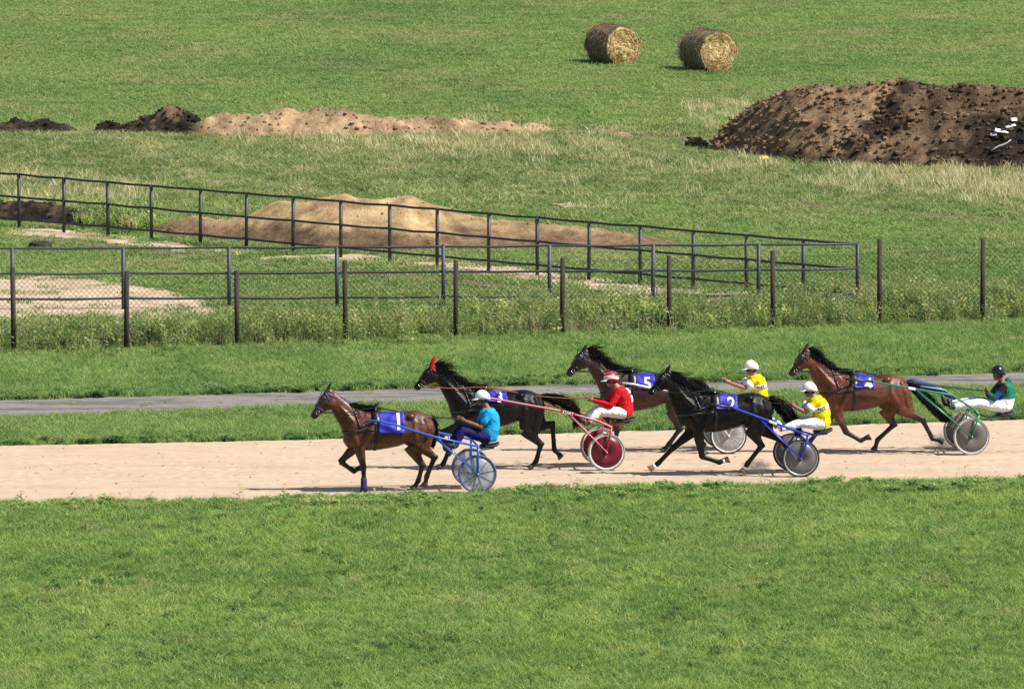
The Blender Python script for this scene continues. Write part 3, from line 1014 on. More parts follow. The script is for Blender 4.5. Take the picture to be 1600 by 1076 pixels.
        paths.append((E, K, Ft, Hf, hind))
        hooves.append((Ft, Hf, K))
    # muscle and bone close under the skin
    for sg, fore, hindj in ((1, paths[0], paths[2]), (-1, paths[1], paths[3])):
        mb.tube([B(.05, -.07, sg * .125), B(.20, -.25, sg * .195), B(.33, -.42, sg * .205)], [.03, .05, .045], 10)
        mb.tube([B(-.08, -.20, sg * .205), B(.0, -.38, sg * .215), fore[0] + Vector((0, sg * .03, .06))], [.05, .085, .055], 12)
        mb.sphere(B(-.76, -.10, sg * .195), (.08, .05, .06), 10, 8)
        mb.tube([B(-.82, -.16, sg * .165), B(-.84, -.36, sg * .195), hindj[0] + Vector((.02, sg * .035, .05))], [.07, .10, .065], 12)
        mb.tube([B(-1.03, -.14, sg * .140), B(-1.10, -.32, sg * .165), hindj[0].lerp(hindj[1], .3) + Vector((-.06, sg * .03, 0))], [.06, .075, .04], 12)
        mb.tube([(cr[2] * .6 + un[2] * .4) + Vector((0, sg * .062, 0)), (cr[5] * .55 + un[5] * .45) + Vector((0, sg * .088, 0)), B(.24, -.30, sg * .175)], [.035, .05, .06], 10)
        E_, K_ = fore[0], fore[1]
        mb.tube([E_ + Vector((.02, sg * .03, -.0)), E_.lerp(K_, .35) + Vector((.02, sg * .025, 0)), E_.lerp(K_, .8)], [.05, .05, .03], 10)
    # dock of the tail
    tl = [L(q[0], q[1]) for q in S['tail']]
    mb.tube([B(-1.08, -.14), tl[0], tl[0] * .6 + tl[1] * .4], [.06, .05, .03], 8)
    me = remesh(mb, .0135, 5, 'body')
    n = len(me.vertices)
    co = np.empty(n * 3); me.vertices.foreach_get('co', co); co = co.reshape(-1, 3)
    pt = np.zeros(n)
    for E, K, Ft, Hf, hind in paths:
        E, K, Ft, Hf = map(np.array, (E, K, Ft, Hf))
        up = E + (K - E) * (.62 if hind else .55)
        for a, b, v0, v1 in ((up - (K - E) * .25, up, 0, .55), (up, K, .55, 1), (K, Ft, 1, 1), (Ft, Hf, 1, 1)):
            ab = b - a
            t = np.clip(((co - a) @ ab) / (ab @ ab), 0, 1)
            dd = np.linalg.norm(co - a - t[:, None] * ab, axis=1)
            inside = (dd < .105) & (np.abs(co[:, 1] - (a[1] + t * ab[1])) < .085)
            inside &= (((co - a) @ ab) / (ab @ ab) > -.02)
            pt = np.maximum(pt, np.where(inside, v0 + (v1 - v0) * t, 0))
    dm = np.linalg.norm(co - np.array(HP(.98, -.02)), axis=1)
    pt = np.maximum(pt, np.clip((.20 - dm) / .12, 0, .80))
    de = np.linalg.norm((co - np.array(et)) * np.array([1, .6, 1]), axis=1)
    pt = np.maximum(pt, np.clip((.15 - de) / .08, 0, .8))
    at = me.attributes.new('points', 'FLOAT', 'POINT'); at.data.foreach_set('value', pt.astype(np.float32))
    mid = B(-.4, 0); base = Vector((mid.x, 0, 0))
    root = empty('horse', F.W(base), F.rz, label=S['label'], cat='horse', group='horses in the harness race')
    bvh = bvh_of(me)
    body = link_mesh('body', me, MATS[S['coat']], root, base)
    # hooves
    for q, (Ft, Hf, K) in enumerate(hooves):
        dv = (Hf - Ft).normalized()
        fw = Vector((-dv.z, 0, dv.x))
        if fw.dot(Vector((1, 0, 0)) if abs(dv.z) > .6 else Vector((0, 0, 1 if (dv.x > 0) else 1))) < 0: fw = -fw
        if dv.x < -.5 : fw = fw if fw.z < 0 else -fw
        hb = MB()
        st = Hf - dv * .045
        rr = []
        for u, rad, sh in ((-.005, .049, 0), (.02, .054, .006), (.05, .060, .014), (.078, .066, .020)):
            c = st + dv * u + fw * sh
            rr.append([c + fw * (rad * 1.05 * math.cos(a)) + Vector((0, rad * math.sin(a), 0)) for a in [2 * math.pi * i / 12 for i in range(12)]])
        hb.rings(rr)
        hb.build('hoof', horn_tan if S.get('tan') else horn_dark, root, base)
    for q in S.get('boots', ()):
        Ft, Hf, K = hooves[q]
        MB().tube([K * .25 + Ft * .75, Ft * .9 + K * .1, Ft, Ft * .4 + Hf * .6, Hf + (Hf - Ft) * .12], [(.053, .046), (.058, .05), (.062, .055), (.062, .057), (.070, .065)], 12, side=(0, 1, 0)).build('leg_boot', navy_boot, root, base)
    if S.get('bands'):
        for q in S['bands']:
            Ft, Hf, K = hooves[q]
            c = Ft + (Hf - Ft) * .55
            dv = (Hf - Ft).normalized() * .022
            MB().tube([c - dv, c + dv], [(.054, .048), (.054, .048)], 12, side=(0, 1, 0)).build('pastern_band', cloth_white, root, base)
    # eyes
    for sg in (-1, 1):
        MB().sphere(HP(.29, .002, sg * .102), .020 * k, 10, 8).build('eye', eye_m, root, base)
    # hair
    r = random.Random(S['seed'])
    def locks(mb, p, d0, length, wid, droop, wav, seg=5):
        pts = [p]; d1 = d0.normalized(); rad = [wid]
        ph = r.uniform(0, 6.28)
        for i in range(seg):
            d1 = (d1 + Vector((0, 0, -droop / seg)) + Vector((r.uniform(-1, 1), r.uniform(-1, 1), r.uniform(-1, 1))) * wav).normalized()
            pts.append(pts[-1] + d1 * length / seg)
            rad.append(wid * (1 - .9 * (i + 1) / seg) + .0012)
        mb.tube(pts, rad, 3, cap=False)
    mane = MB()
    a0, a1 = S.get('mane', (0.02, .92))
    cl = smooth_line([HP(.02, .03)] + crest, 12)
    for _ in range(int(S.get('nmane', 420) * 1.8)):
        t = a0 + (a1 - a0) * r.random()
        x = t * (len(cl) - 1); i = min(int(x), len(cl) - 2)
        p = cl[i].lerp(cl[i + 1], x - i) + Vector((0, r.gauss(0, .018), -.012))
        tg = (cl[i + 1] - cl[i]).normalized()
        nrm = Vector((-tg.z, 0, tg.x))
        if nrm.z < 0: nrm = -nrm
        up = S.get('maneup', .55) * r.uniform(.2, 1.5)
        locks(mane, p, tg * 1.0 + nrm * up + Vector((0, r.gauss(0, .22), 0)), r.uniform(.14, S.get('manelen', .38)), r.uniform(.003, .007), r.uniform(.2, 1.1), .10)
    for _ in range(int(S.get('nhang', 160) * 1.8)):
        t = a0 + (a1 - a0) * r.random()
        x = t * (len(cl) - 1); i = min(int(x), len(cl) - 2)
        p = cl[i].lerp(cl[i + 1], x - i) + Vector((0, .045 + r.gauss(0, .01), -.02))
        tg = (cl[i + 1] - cl[i]).normalized()
        locks(mane, p, tg * 1.0 + Vector((0, .22, -.55)), r.uniform(.12, .24), r.uniform(.005, .010), .7, .10)
    # forelock
    for _ in range(40 if S.get('forelock', True) else 0):
        locks(mane, HP(.02, .03, r.gauss(0, .02)), hd * .9 + hn * .2 - Vector((.5, 0, 0)) * r.random(), r.uniform(.08, .16), .006, .4, .1)
    mane.build('mane', hair, root, base)
    tail = MB()
    tls = smooth_line(tl, 6)
    for _ in range(int(S.get('ntail', 220) * 1.6)):
        off = Vector((r.gauss(0, .5), r.gauss(0, .8), r.gauss(0, .8)))
        start = r.random() ** 1.6 * .45
        pts, rad = [], []
        m = len(tls)
        i0 = int(start * (m - 1))
        ln = r.uniform(.7, 1.0)
        i1 = max(i0 + 4, int(m * ln))
        for i in range(i0, min(m, i1)):
            t = i / (m - 1)
            sp = .020 + .055 * math.sin(math.pi * min(1, t * .85)) * S.get('tailspread', 1)
            pts.append(tls[i] + off * sp + Vector((r.uniform(-1, 1), r.uniform(-1, 1), r.uniform(-1, 1))) * .012)
            rad.append(.0065 * (1 - .8 * (i - i0) / max(1, i1 - i0)) + .001)
        if len(pts) > 2: tail.tube(pts, rad, 3, cap=False)
    tail.build('tail', hair, root, base)
    # ---- harness
    hm = S.get('leather', leather)
    def strap(name, rows, m=None, parent=None, sub=False):
        if len(rows) > 2:
            ob = ribbon(rows).build(name, m or hm, parent or root, base)
            so = ob.modifiers.new('thickness', 'SOLIDIFY'); so.thickness = .006; so.offset = 0
            return ob
    gx = -.10
    gc = B(gx, -.36)
    strap('girth', ring_around(bvh, gc, fz, fx, -math.pi * .98, math.pi * .98, .055, 60, .010))
    strap('saddle_pad', ring_around(bvh, B(gx - .01, -.36), fz, fx, -.95, .95, .17, 30, .026), leather)
    strap('breast_strap', ring_around(bvh, B(-.05, -.34), (fx - fz * .12).normalized(), -fz, -1.60, 1.60, .045, 44, .010, lim=.75), leather)
    strap('neck_strap', ring_around(bvh, B(.20, -.30), (fz + fx * .35).normalized(), (fx - fz * .35).normalized(), -1.7, 1.7, .03, 34, .008, lim=.6), leather)
    for sg in (-1, 1):
        strap('trace', side_line(bvh, [B(.24, -.30), B(.05, -.24), B(-.1, -.20)], sg, .032, .012), leather)
    # back strap along the spine to the tail
    rows_ = []
    for i in range(16):
        c = B(gx - .05 - i * (1.0 - .02) / 15, .4)
        rw = []
        for q in (-1, 0, 1):
            h = bvh.ray_cast(c + Vector((0, q * .012, 0)), -fz, 1.0)
            rw.append(h[0] + fz * .008 if h[0] is not None else c)
        rows_.append(rw)
    strap('back_strap', rows_, leather)
    # terrets and pad hook
    for sg in (-1, 1):
        c = B(gx, .035, sg * .10)
        tb = MB()
        tb.tube([c + fx * (.018 * math.cos(a)) + fz * (.018 * math.sin(a) + .02) for a in [2 * math.pi * i / 10 for i in range(11)]], .004, 5)
        tb.tube([c - fz * .03, c], .006, 6)
        tb.build('terret', steel_bit, root, base)
    MB().tube([B(gx, .0), B(gx, .075), B(gx + .02, .10)], [.009, .008, .006], 6).build('check_hook', leather, root, base)
    # bridle
    ho, hu = hn, -hd
    br = empty('bridle', (0, 0, 0)); br.parent = root
    def head_ring(name, t, tilt, width, m=None, cf=-.07):
        up = (hn * math.cos(tilt) + hd * math.sin(tilt)).normalized()
        fw = (hd * math.cos(tilt) - hn * math.sin(tilt)).normalized()
        strap(name, ring_around(bvh, HP(t, cf), up, fw, -math.pi, math.pi, width, 28, .006, reach=.5, lim=.2 * k), m, br)
    bm_ = S.get('bridle', leather)
    head_ring('noseband', .64, 0, .026, bm_, -.04)
    head_ring('crownpiece', .09, .10, .026, bm_)
    head_ring('browband', .17, -.55, .026, S.get('brow', bm_), -.02)
    for sg in (-1, 1):
        strap('cheekpiece', side_line(bvh, [HP(.10, -.04), HP(.35, -.06), HP(.64, -.035), HP(.78, -.045)], sg, .024, .007), bm_, br)
        c = HP(.79, -.05, sg * .062)
        rg = MB(); rg.tube([c + Vector((.032 * math.cos(a), 0, .032 * math.sin(a))) for a in [2 * math.pi * i / 12 for i in range(13)]], .0055, 5)
        rg.build('bit_ring', steel_bit, br, base)
        if S.get('blinkers'):
            q0 = HP(.25, .0, sg * .115)
            bl = MB()
            rws = []
            for i in range(6):
                t = .20 + .035 * i
                rws.append([HP(t, -.06 + .02 * jj, sg * (.105 + .035 * math.sin(math.pi * jj / 5) * (i / 5))) for jj in range(6)])
            ob = ribbon(rws).build('blinker', leather, br, base)
            so = ob.modifiers.new('thickness', 'SOLIDIFY'); so.thickness = .006
    # check rein: from the nose over the poll down to the pad
    ck = [HP(.64, .050), HP(.3, .066), HP(.02, .052)] + [c + (c - u).normalized() * .018 for c, u in zip(crest[1:3], under[1:3])] + [B(gx + .02, .095)]
    MB().tube(smooth_line(ck, 6), .009, 6).build('check_rein', S.get('check', leather), root, base)
    if S.get('earcaps'):
        for sg in (-1, 1):
            b0 = HP(.03, .015, sg * .047); tip = et + Vector((.01 * sg, sg * .055, 0))
            tip = tip + (tip - b0) * .12
            MB().tube([b0 - (tip - b0) * .2, b0, b0 * .6 + tip * .4, b0 * .25 + tip * .75, tip], [(.03, .03), (.046, .038), (.044, .034), (.034, .024), (.012, .01)], 12, side=(0, 1, 0)).build('ear_cap', cloth_red, root, base)
        strap('ear_hood', ring_around(bvh, HP(.07, -.06), hn, hd, -2.0, 2.0, .06, 24, .010, reach=.5, lim=.2), cloth_red)
    # number cloth behind the pad
    x0, x1, drop = S.get('cloth', (-.16, -.62, .95))
    rows_ = []
    nx, na = 14, 30
    for i in range(nx + 1):
        x = x0 + (x1 - x0) * i / nx
        c = B(x, -.36)
        row = []
        for j in range(na + 1):
            a = -(1.62 * drop) + 2 * (1.62 * drop) * j / na
            dd = fz * math.cos(a) + Vector((0, 1, 0)) * math.sin(a)
            h = bvh.ray_cast(c + dd, -dd, 1.2)
            p = h[0] if h[0] is not None else c + dd * .3
            wv = .020 * noise.noise((x * 7 + S['seed'], a * 2.6, 0)) + .011 * math.sin(a * 9 + x * 14 + S['seed']) * abs(a)
            row.append(p + dd * (.018 + max(-.008, wv) + .02 * max(0, abs(a) - 1.0)))
        rows_.append(row)
    cm = ribbon(rows_).mesh('number_cloth')
    cb = bvh_of(cm)
    clo = link_mesh('number_cloth', cm, cloth_blue, root, base)
    so = clo.modifiers.new('thickness', 'SOLIDIFY'); so.thickness = .006; so.offset = 0
    tm = text_mesh(S['number'], S.get('numsize', .30))
    cx, cz = S.get('numpos', (-.50, -.17))
    ctr = B(cx, cz)
    for v in tm.vertices:
        q = ctr - fx * v.co.x + fz * v.co.y
        h = cb.ray_cast(Vector((q.x, 1.2, q.z)), Vector((0, -1, 0)), 1.3)
        v.co = (h[0] + Vector((0, .015, .003))) if h[0] is not None else Vector((q.x, .25, q.z))
    link_mesh('number', tm, cloth_white, clo, base, smooth=False)
    # reins
    hl_, hr_ = S['hands']
    for sg, hand in ((1, hl_), (-1, hr_)):
        bit = HP(.80, -.055, sg * .07)
        ter = B(gx, .055, sg * .10)
        mid1 = bit.lerp(ter, .5) + Vector((0, sg * .06, -.03))
        q = ter.lerp(hand, .5) + Vector((0, 0, -.05))
        pts = smooth_line([bit, mid1, ter, q, hand], 8)
        MB().tube(pts, S.get('reinr', .008), 6).build('rein', S.get('rein', leather), root, base)
    return dict(root=root, B=B, W=W, T=T)

# ================================================================== sulkies
tyre_m = mat('sulky_tyre', (.030, .030, .034), .8, .3, vary=.4, scale=30)
tyre_pale = mat('dusty_tyre', (.34, .32, .29), .8, .3, vary=.3, scale=30)
stripe_m = mat('pale_stripe', (.80, .52, .54), .35, .5)  # pale pink that stands in for the sun's highlight on glossy red tubes
rim_white = mat('white_rim', (.80, .80, .79), .35, .5)
alu = mat('alloy', (.55, .56, .58), .35, .5, metal=.8)
seat_m = mat('seat_vinyl', (.022, .022, .026), .5, .4, vary=.3, scale=20)
def disc_mat(name, col, a):
    m = mat(name, col, .35, .4, vary=.18, scale=5, alpha=a)
    return m
disc_clear = disc_mat('clear_disc', (.58, .58, .62), .42)
disc_grey = disc_mat('smoked_disc', (.15, .14, .135), .93)
disc_brown = disc_mat('dusty_disc', (.16, .135, .12), .95)
disc_red = disc_mat('maroon_disc', (.17, .010, .022), 1.0)
disc_white = disc_mat('silver_disc', (.50, .49, .48), .60)
def make_wheel(root, base, c, R, S, sgn):
    w = empty('wheel', Vector(c) - Vector(base)); w.parent = root
    z = Vector((0, 0, 0))
    def lt(name, prof, m, n=48):
        MB().lathe(prof, None, z, n).build(name, m, w)
    tr = .020
    lt('tyre', [(R - tr + tr * math.cos(a), tr * math.sin(a)) for a in [2 * math.pi * i / 10 for i in range(10)]], S.get('tyre', tyre_m))
    rr = R - 2 * tr
    rw = S.get('rimw', .026)
    lt('rim', [(rr + .006, -.014), (rr + .006, .014), (rr - rw, .011), (rr - rw, -.011)], S['rim'])
    for s in (-1, 1):
        lt('disc', [(rr - rw + .003, s * .006), (rr * .6, s * .014), (.035, s * .030), (.035, s * .026), (rr * .6, s * .010), (rr - rw + .003, s * .003)], S['disc'])
    ns = S['spokes']
    if ns:
        sr = S['spoker']
        sm_ = None
        for i in range(ns):
            a = 2 * math.pi * i / ns + .15
            for s in ((1,) if sr < .004 else (1, -1)):
                if sm_ is None:
                    sm_ = MB().tube([(.02, s * .036, 0), (rr * .6, s * .020, 0), (rr, s * .014, 0)], sr, 5).mesh('spoke')
                    sm_.materials.append(S['spokem'])
                o = bpy.data.objects.new('spoke', sm_); COL.objects.link(o); o.parent = w
                o.rotation_euler = (0, -a, 0)
                if s < 0: o.scale = (1, -1, 1)
                if sr < .004 and i % 2: o.scale = (1, -1, 1)
    MB().lathe([(.001, -.055), (.018, -.055), (.030, -.04), (.030, .04), (.018, .055), (.001, .055)], None, z, 16, closed=False).build('hub', S.get('hubm', alu), w)
    return w
def make_sulky(S):
    F = S['frame']; L = F.L
    R = .37; HW = .55
    hubn = L(S['hub'][0], S['hub'][1], HW)
    cx = hubn.x
    base = Vector((cx, 0, 0))
    root = empty('sulky', F.W(base), F.rz, label=S['label'], cat='sulky', group='racing sulkies')
    fr = S['paint']
    for sg in (1, -1):
        make_wheel(root, base, (cx, sg * HW, R), R, S, sg)
    n = len(S['shaft'])
    offs = np.interp(range(n), [0, n - 2, n - 1], [.36, .50, HW + .0])
    near = [L(x, y, o) for (x, y), o in zip(S['shaft'], offs)]
    near[-1].y = HW + .062
    end = near[-1]
    kb = S.get('wrap', 0)
    sr = S.get('shaftr', .021)
    for sg in (1, -1):
        pts = [Vector((p.x, p.y * sg, p.z)) for p in near]
        line = smooth_line(pts, 5) if S.get('curved') else pts
        sh = MB().tube(line, sr, 10).build('shaft', fr, root, base)
        if kb:
            a = pts[0]; b = pts[1]
            MB().tube([a + (a - b).normalized() * .02, a, b], [sr * .6, sr * 1.3, sr * 1.25], 10).build('tip_sleeve', leather, sh, base)
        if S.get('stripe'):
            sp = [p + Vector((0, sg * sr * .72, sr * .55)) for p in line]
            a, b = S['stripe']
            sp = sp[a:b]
            MB().tube(sp, sr * .42, 6).build('stripe', stripe_m, sh, base)  # highlight along the upper outer side of the shaft, put in as a pale tube
        # fork outside and inside the wheel, and the stay to the hub
        hub = Vector((cx, sg * HW, R))
        e = Vector((end.x, sg * end.y, end.z))
        fk = MB()
        fk.tube([e, hub + Vector((0, sg * .062, .0))], S.get('forkr', .018), 8)
        fk.sphere(hub + Vector((0, sg * .062, 0)), .026, 8, 6)
        fk.build('fork', S.get('forkm', fr), root, base)
        e2 = Vector((end.x, sg * (HW - .085), end.z))
        fk = MB(); fk.tube([e2, hub + Vector((0, -sg * .062, 0))], .014, 8)
        fk.build('inner_fork', S.get('forkm', fr), root, base)
        st = L(S['stay'][0], S['stay'][1], .48)
        sv = MB(); sv.tube([Vector((st.x, sg * .48, st.z)), hub + Vector((0, sg * .070, .005))], .013, 8)
        sv2 = sv.build('stay', S.get('staym', fr), root, base)
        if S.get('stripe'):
            MB().tube([Vector((st.x, sg * (.48 + .009), st.z + .008)), hub + Vector((0, sg * .079, .013))], .0065, 6).build('stripe', stripe_m, sv2, base)  # painted highlight on the stay, also a thin pale tube
        sv = MB(); sv.tube([Vector((st.x - .04, sg * .46, st.z)), hub + Vector((0, -sg * .066, .005))], .010, 8)
        sv.build('inner_stay', S.get('staym', fr), root, base)
        MB().tube([hub + Vector((0, sg * .085, 0)), hub - Vector((0, sg * .085, 0))], .012, 8).build('axle_pin', alu, root, base)
        # foot rest
        ft = S['feet'][0 if sg > 0 else 1]
        fb = MB()
        fb.tube([ft + Vector((.03, -sg * .09, -.035)), ft + Vector((.03, sg * .10, -.035))], .012, 8)
        fb.tube([ft + Vector((.03, sg * .10, -.035)), ft + Vector((.05, sg * .10, .09))], .010, 8)
        sx = ft.x + .03
        k = min(range(len(line)), key=lambda i: abs(line[i].x - sx))
        best = None
        for i in range(len(pts) - 1):
            a, b = pts[i], pts[i + 1]
            if min(a.x, b.x) <= sx <= max(a.x, b.x):
                best = a.lerp(b, (sx - a.x) / (b.x - a.x))
        if best is None: best = line[k]
        fb.tube([ft + Vector((.03, sg * .10, -.035)), best], .011, 8)
        fb.build('foot_rest', fr, root, base)
    # cross arch and seat
    ex, ez = end.x, end.z
    hip = S['seatpos']
    MB().tube([(ex, -end.y, ez), (ex, end.y, ez)], .019, 10).build('cross_bar', fr, root, base)
    q = near[-2]
    MB().tube([(q.x, -q.y, q.z), (q.x, q.y, q.z)], .014, 8).build('front_bar', fr, root, base)
    sp = MB()
    for sg in (1, -1):
        sp.tube([(ex, sg * .14, ez), ((ex + hip.x) / 2, sg * .12, min(ez, hip.z - .06) - .01), (hip.x - .10, sg * .10, hip.z - .045)], .014, 8)
    sp.build('seat_support', fr, root, base)
    se = MB()
    rings = []
    lx, wy = .19, .19
    for z_, k_ in ((-.035, .80), (-.030, .97), (-.005, 1.0), (.012, .95), (.018, .80), (.012, .4)):
        ring = []
        for j in range(28):
            a = 2 * math.pi * j / 28
            x = lx * k_ * math.copysign(abs(math.cos(a)) ** .7, math.cos(a)); y = wy * k_ * math.copysign(abs(math.sin(a)) ** .7, math.sin(a))
            lift = .055 * max(0, -x / lx) ** 2
            ring.append(Vector((hip.x - .02 + x, y, hip.z + z_ + lift)))
        rings.append(ring)
    se.rings(rings)
    se.build('seat', S.get('seatm', seat_m), root, base)
    if S.get('apron'):
        # dirt apron stretched on the far shaft
        a = [Vector((p.x, -p.y + .01, p.z)) for p in near]
        rows = []
        i0, i1 = S['apron']
        A, Bp = a[i0], a[i1]
        for i in range(12):
            p = A.lerp(Bp, i / 11)
            h = .17 * math.sin(math.pi * min(1, .25 + i / 11 * .75)) * (1 if i else .7)
            rows.append([p + Vector((0, 0, sr)), p + Vector((.01, .01 * math.sin(i), sr + h * .5)), p + Vector((.0, .0, sr + h))])
        ob = ribbon(rows).build('mud_apron', S['apronm'], root, base)
        so = ob.modifiers.new('t', 'SOLIDIFY'); so.thickness = .008
    if S.get('text'):
        tx, size, pos = S['text']
        tm = text_mesh(tx, size) if tx else bpy.data.meshes.new('blank')
        a, b = [L(x, y, .5) for x, y in pos]
        u = (b - a); u.y = 0; u.normalize()
        up = Vector((-u.z, 0, u.x))
        if up.z < 0: up = -up
        c = (a + b) / 2
        yo = np.interp(c.x, [near[-1].x, near[0].x], [.53, .36]) + sr + .012
        for v in tm.vertices:
            p = c + u * v.co.x + up * v.co.y
            v.co = Vector((p.x, yo, p.z))
        plate = MB()
        Lt = max((b - a).length, .1)
        cc = Vector((c.x, yo - .006, c.z))
        h = S.get('plateh', .035)
        plate.add([cc - u * Lt * .5 - up * h, cc + u * Lt * .5 - up * h, cc + u * Lt * .5 + up * h, cc - u * Lt * .5 + up * h,
                   cc - u * Lt * .5 - up * h - Vector((0, .02, 0)), cc + u * Lt * .5 - up * h - Vector((0, .02, 0)), cc + u * Lt * .5 + up * h - Vector((0, .02, 0)), cc - u * Lt * .5 + up * h - Vector((0, .02, 0))],
                  [(0, 1, 2, 3), (4, 7, 6, 5), (0, 4, 5, 1), (1, 5, 6, 2), (2, 6, 7, 3), (3, 7, 4, 0)])
        pl = plate.build('name_plate', S['platem'], root, base, smooth=False)
        if tx: link_mesh('lettering', tm, S['textm'], pl, base, smooth=False)
    return root

# ================================================================== drivers
skin = mat('skin', (.40, .20, .125), .55, .4, vary=.15, scale=12)
skin_tan = mat('tanned_skin', (.26, .115, .065), .55, .4, vary=.15, scale=12)
dark_hair = mat('dark_hair', (.016, .012, .010), .6, .3)
def cloth(name, c, vary=.12):
    return mat(name, c, .85, .15, vary=vary, scale=6, bump=.5, bscale=14)
cyan = cloth('cyan_cotton', (.018, .33, .66)); navy = cloth('navy_cotton', (.016, .014, .095)); redc = cloth('red_silk', (.62, .012, .022))
whitec = cloth('white_cotton', (.78, .77, .78), .06); yellow = cloth('yellow_cotton', (.78, .60, .006)); greenc = cloth('green_silk', (.012, .17, .105))
bluec = cloth('blue_silk', (.05, .065, .30)); blackc = cloth('black_cotton', (.018, .018, .022))
shoe = mat('black_shoe', (.02, .02, .022), .5, .4); helm_white = mat('white_helmet', (.80, .80, .81), .3, .5); helm_red = mat('red_helmet', (.58, .018, .03), .3, .5); helm_navy = mat('navy_helmet', (.008, .007, .015), .15, .6)
goggle = mat('dark_visor', (.010, .010, .012), .2, .6)

